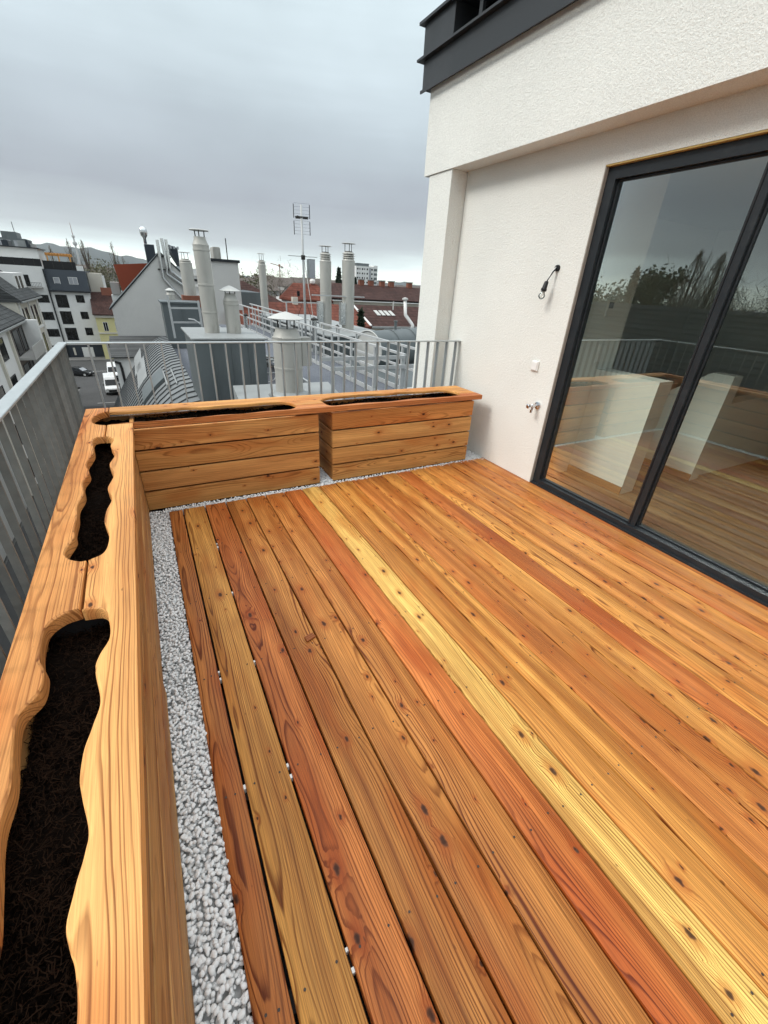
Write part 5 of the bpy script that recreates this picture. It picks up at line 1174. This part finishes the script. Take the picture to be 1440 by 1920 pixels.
# trees mirrored in the glass door
def TM(label, az, topsl, D, r, kind, n, seed):
    p = Vector((5.9-D*math.sin(R(-az)), D*math.cos(R(-az)), ZG)); return tree(label, p, 1.5+topsl*D-ZG, r, kind, n, seed, 'trees mirrored in the glass door')
TM('dark conifer beyond the opposite roof, mirrored in the glass door', -55.9, .052, 60, 2.2, 'conifer', 3000, 21)
TM('rounded dark tree mirrored in the glass door beside the conifer', -58.4, .048, 70, 2.8, 'olive', 7000, 22)
TM('tall bare poplar mirrored near the middle of the glass door', -61.0, .080, 66, 3.4, 'poplar', 2600, 23)
TM('second bare poplar mirrored beside the middle stile', -62.9, .078, 66, 3.2, 'poplar', 2600, 24)
TM('leafless tree mirrored in the right pane of the glass door', -65.6, .045, 70, 4.5, 'bare', 4500, 25)
TM('low bushy tree mirrored near the left edge of the glass door', -53.6, .024, 76, 4.2, 'olive', 7000, 26)
TM('leafless tree mirrored between the rounded tree and the poplars', -59.6, .036, 72, 4.5, 'bare', 3500, 27)
TM('bushy bare tree mirrored below the tall poplar', -61.8, .026, 74, 5.0, 'bare', 5000, 28)
TM('wide bare tree mirrored right of the middle stile', -64.2, .030, 72, 5.0, 'bare', 5000, 29)
TM('leafless bushy tree mirrored at the right edge of the glass door', -68.0, .040, 70, 5.0, 'bare', 4000, 30)
TM('low olive tree mirrored right beside the conifer', -57.2, .018, 78, 4.5, 'olive', 7000, 31)

# ------------------------------------------------------------------ vehicles
def vehicle(name, label, cat, loc, rz, L, W, H, paint, van, group):
    v = thing(name, label, cat, loc, rz, group)
    if van: side = [(0,.35),(0,1.0),(.18,1.12),(.85,1.30),(1.55,2.05),(1.9,H-.06),(2.3,H),(L-.1,H),(L,H-.15),(L,.35)]
    else: side = [(0,.30),(.02,.62),(.25,.74),(1.15,.88),(1.85,1.34),(2.3,H),(3.1,H-.02),(3.8,1.02),(4.25,.95),(L,.88),(L,.32)]
    n = len(side); vs = []
    for s in (-1, 1):
        for a, z in side:
            t = max(0, (z-.9)/(H-.9)) if z > .9 else 0
            vs.append((s*(W/2-.16*t), a-L/2, z))
    b = MB().add(vs, [tuple(range(n))[::-1], tuple(range(n, 2*n))]+[(i, (i+1) % n, n+(i+1) % n, n+i) for i in range(n)])
    b.build('body', M[paint], v, world=False, bevel=.05)
    gl_ = M['win_dark']
    if van:
        MB().add([(-.82,.93-L/2,1.36),(.82,.93-L/2,1.36),(.74,1.62-L/2,2.11),(-.74,1.62-L/2,2.11)], [(0,1,2,3)]).xf(Matrix.Translation((0,-.03,.03))).build('windscreen', gl_, v, world=False)
        for s in (-1, 1): MB().add([(s*(W/2-.02),1.35-L/2,1.2),(s*(W/2-.02),2.3-L/2,1.2),(s*(W/2-.10),2.3-L/2,1.9),(s*(W/2-.09),1.8-L/2,1.9)], [(0,1,2,3)]).build('side_window', gl_, v, world=False)
        MB().box(-.55, .55, -L/2-.02, -L/2+.02, .55, .85).build('grille', M['black'], v, world=False)
        MB().box(-W/2+.05, W/2-.05, -L/2-.05, -L/2+.08, .32, .52).build('bumper', M['black'], v, world=False)
    else:
        MB().add([(-.72,1.22-L/2,.93),(.72,1.22-L/2,.93),(.60,1.84-L/2,1.34),(-.60,1.84-L/2,1.34)], [(0,1,2,3)]).xf(Matrix.Translation((0,-.03,.04))).build('windscreen', M['win_grey'], v, world=False)
        MB().add([(-.62,3.05-L/2,H-.02),(.62,3.05-L/2,H-.02),(.72,3.78-L/2,1.05),(-.72,3.78-L/2,1.05)], [(0,1,2,3)]).xf(Matrix.Translation((0,.03,.04))).build('rear_window', M['win_grey'], v, world=False)
        for s in (-1, 1): MB().add([(s*(W/2-.01),1.5-L/2,.95),(s*(W/2-.01),3.5-L/2,1.0),(s*(W/2-.13),3.0-L/2,1.36),(s*(W/2-.13),2.0-L/2,1.34)], [(0,1,2,3)]).build('side_window', gl_, v, world=False)
    for s in (-1, 1):
        MB().box(s*(W/2-.38)-.16, s*(W/2-.38)+.16, -L/2-.02, -L/2+.05, .62 if not van else .85, .76 if not van else 1.05).build('headlight', M['lamp_white'], v, world=False)
        MB().box(s*(W/2+.02)-.06, s*(W/2+.02)+.12*s, 1.35-L/2, 1.5-L/2, .98 if not van else 1.25, 1.14 if not van else 1.55).build('mirror', M['black'], v, world=False)
        for ya_ in (.85, L-.95):
            w = MB().tube([(s*(W/2-.22), ya_-L/2, .33), (s*(W/2+.01), ya_-L/2, .33)], .33, 16).build('wheel', M['tyre'], v, world=False); MB().tube([(s*(W/2+.005), ya_-L/2, .33), (s*(W/2+.02), ya_-L/2, .33)], .2, 12).build('rim', M['galv_light'], w, world=False)
    return v
pv = pol(-4.35, 0, 79); vehicle('delivery_van', 'white delivery van parked in front, nearest to the seamed roof', 'van', (pv.x, pv.y+2.6, ZG+.002), R(4), 5.6, 2.0, 2.5, 'car_white', True, 'vans parked along the street')
pv = pol(-3.85, 0, 88.5); vehicle('delivery_van', 'white van parked behind the other white van', 'van', (pv.x, pv.y+4.5, ZG+.002), R(2), 5.6, 2.0, 2.4, 'car_white', True, 'vans parked along the street')
pv = pol(-6.85, 0, 97); vehicle('parked_car', 'black car standing in the middle of the street junction', 'car', (pv.x, pv.y, ZG+.002), R(62), 4.5, 1.8, 1.45, 'car_black', False, 'dark cars in the street')
pv = pol(-8.35, 0, 80); vehicle('parked_car', 'dark car half hidden behind the corner of the slatted railing', 'car', (pv.x-.8, pv.y, ZG+.002), R(8), 4.5, 1.8, 1.45, 'car_black', False, 'dark cars in the street')

# ------------------------------------------------------------------ the hazy air over the town
hz = MB().box(-5400, 5400, -2700, 5500, ZG-1.3, 240).build('haze', M['city'])
hm_ = bpy.data.materials.new('hazy_air'); hm_.use_nodes = True; q = G(hm_.node_tree); q.n.clear()
o_ = q.node('ShaderNodeOutputMaterial'); pv_ = q.node('ShaderNodeVolumePrincipled')
pv_.inputs['Color'].default_value = (.86, .92, 1.0, 1); pv_.inputs['Density'].default_value = 0.00006; pv_.inputs['Anisotropy'].default_value = .2
q.l.new(pv_.outputs[0], o_.inputs['Volume']); hz.data.materials.clear(); hz.data.materials.append(hm_)
tag(hz, 'thin grey haze in the air over the distant town', 'haze', kind='stuff')
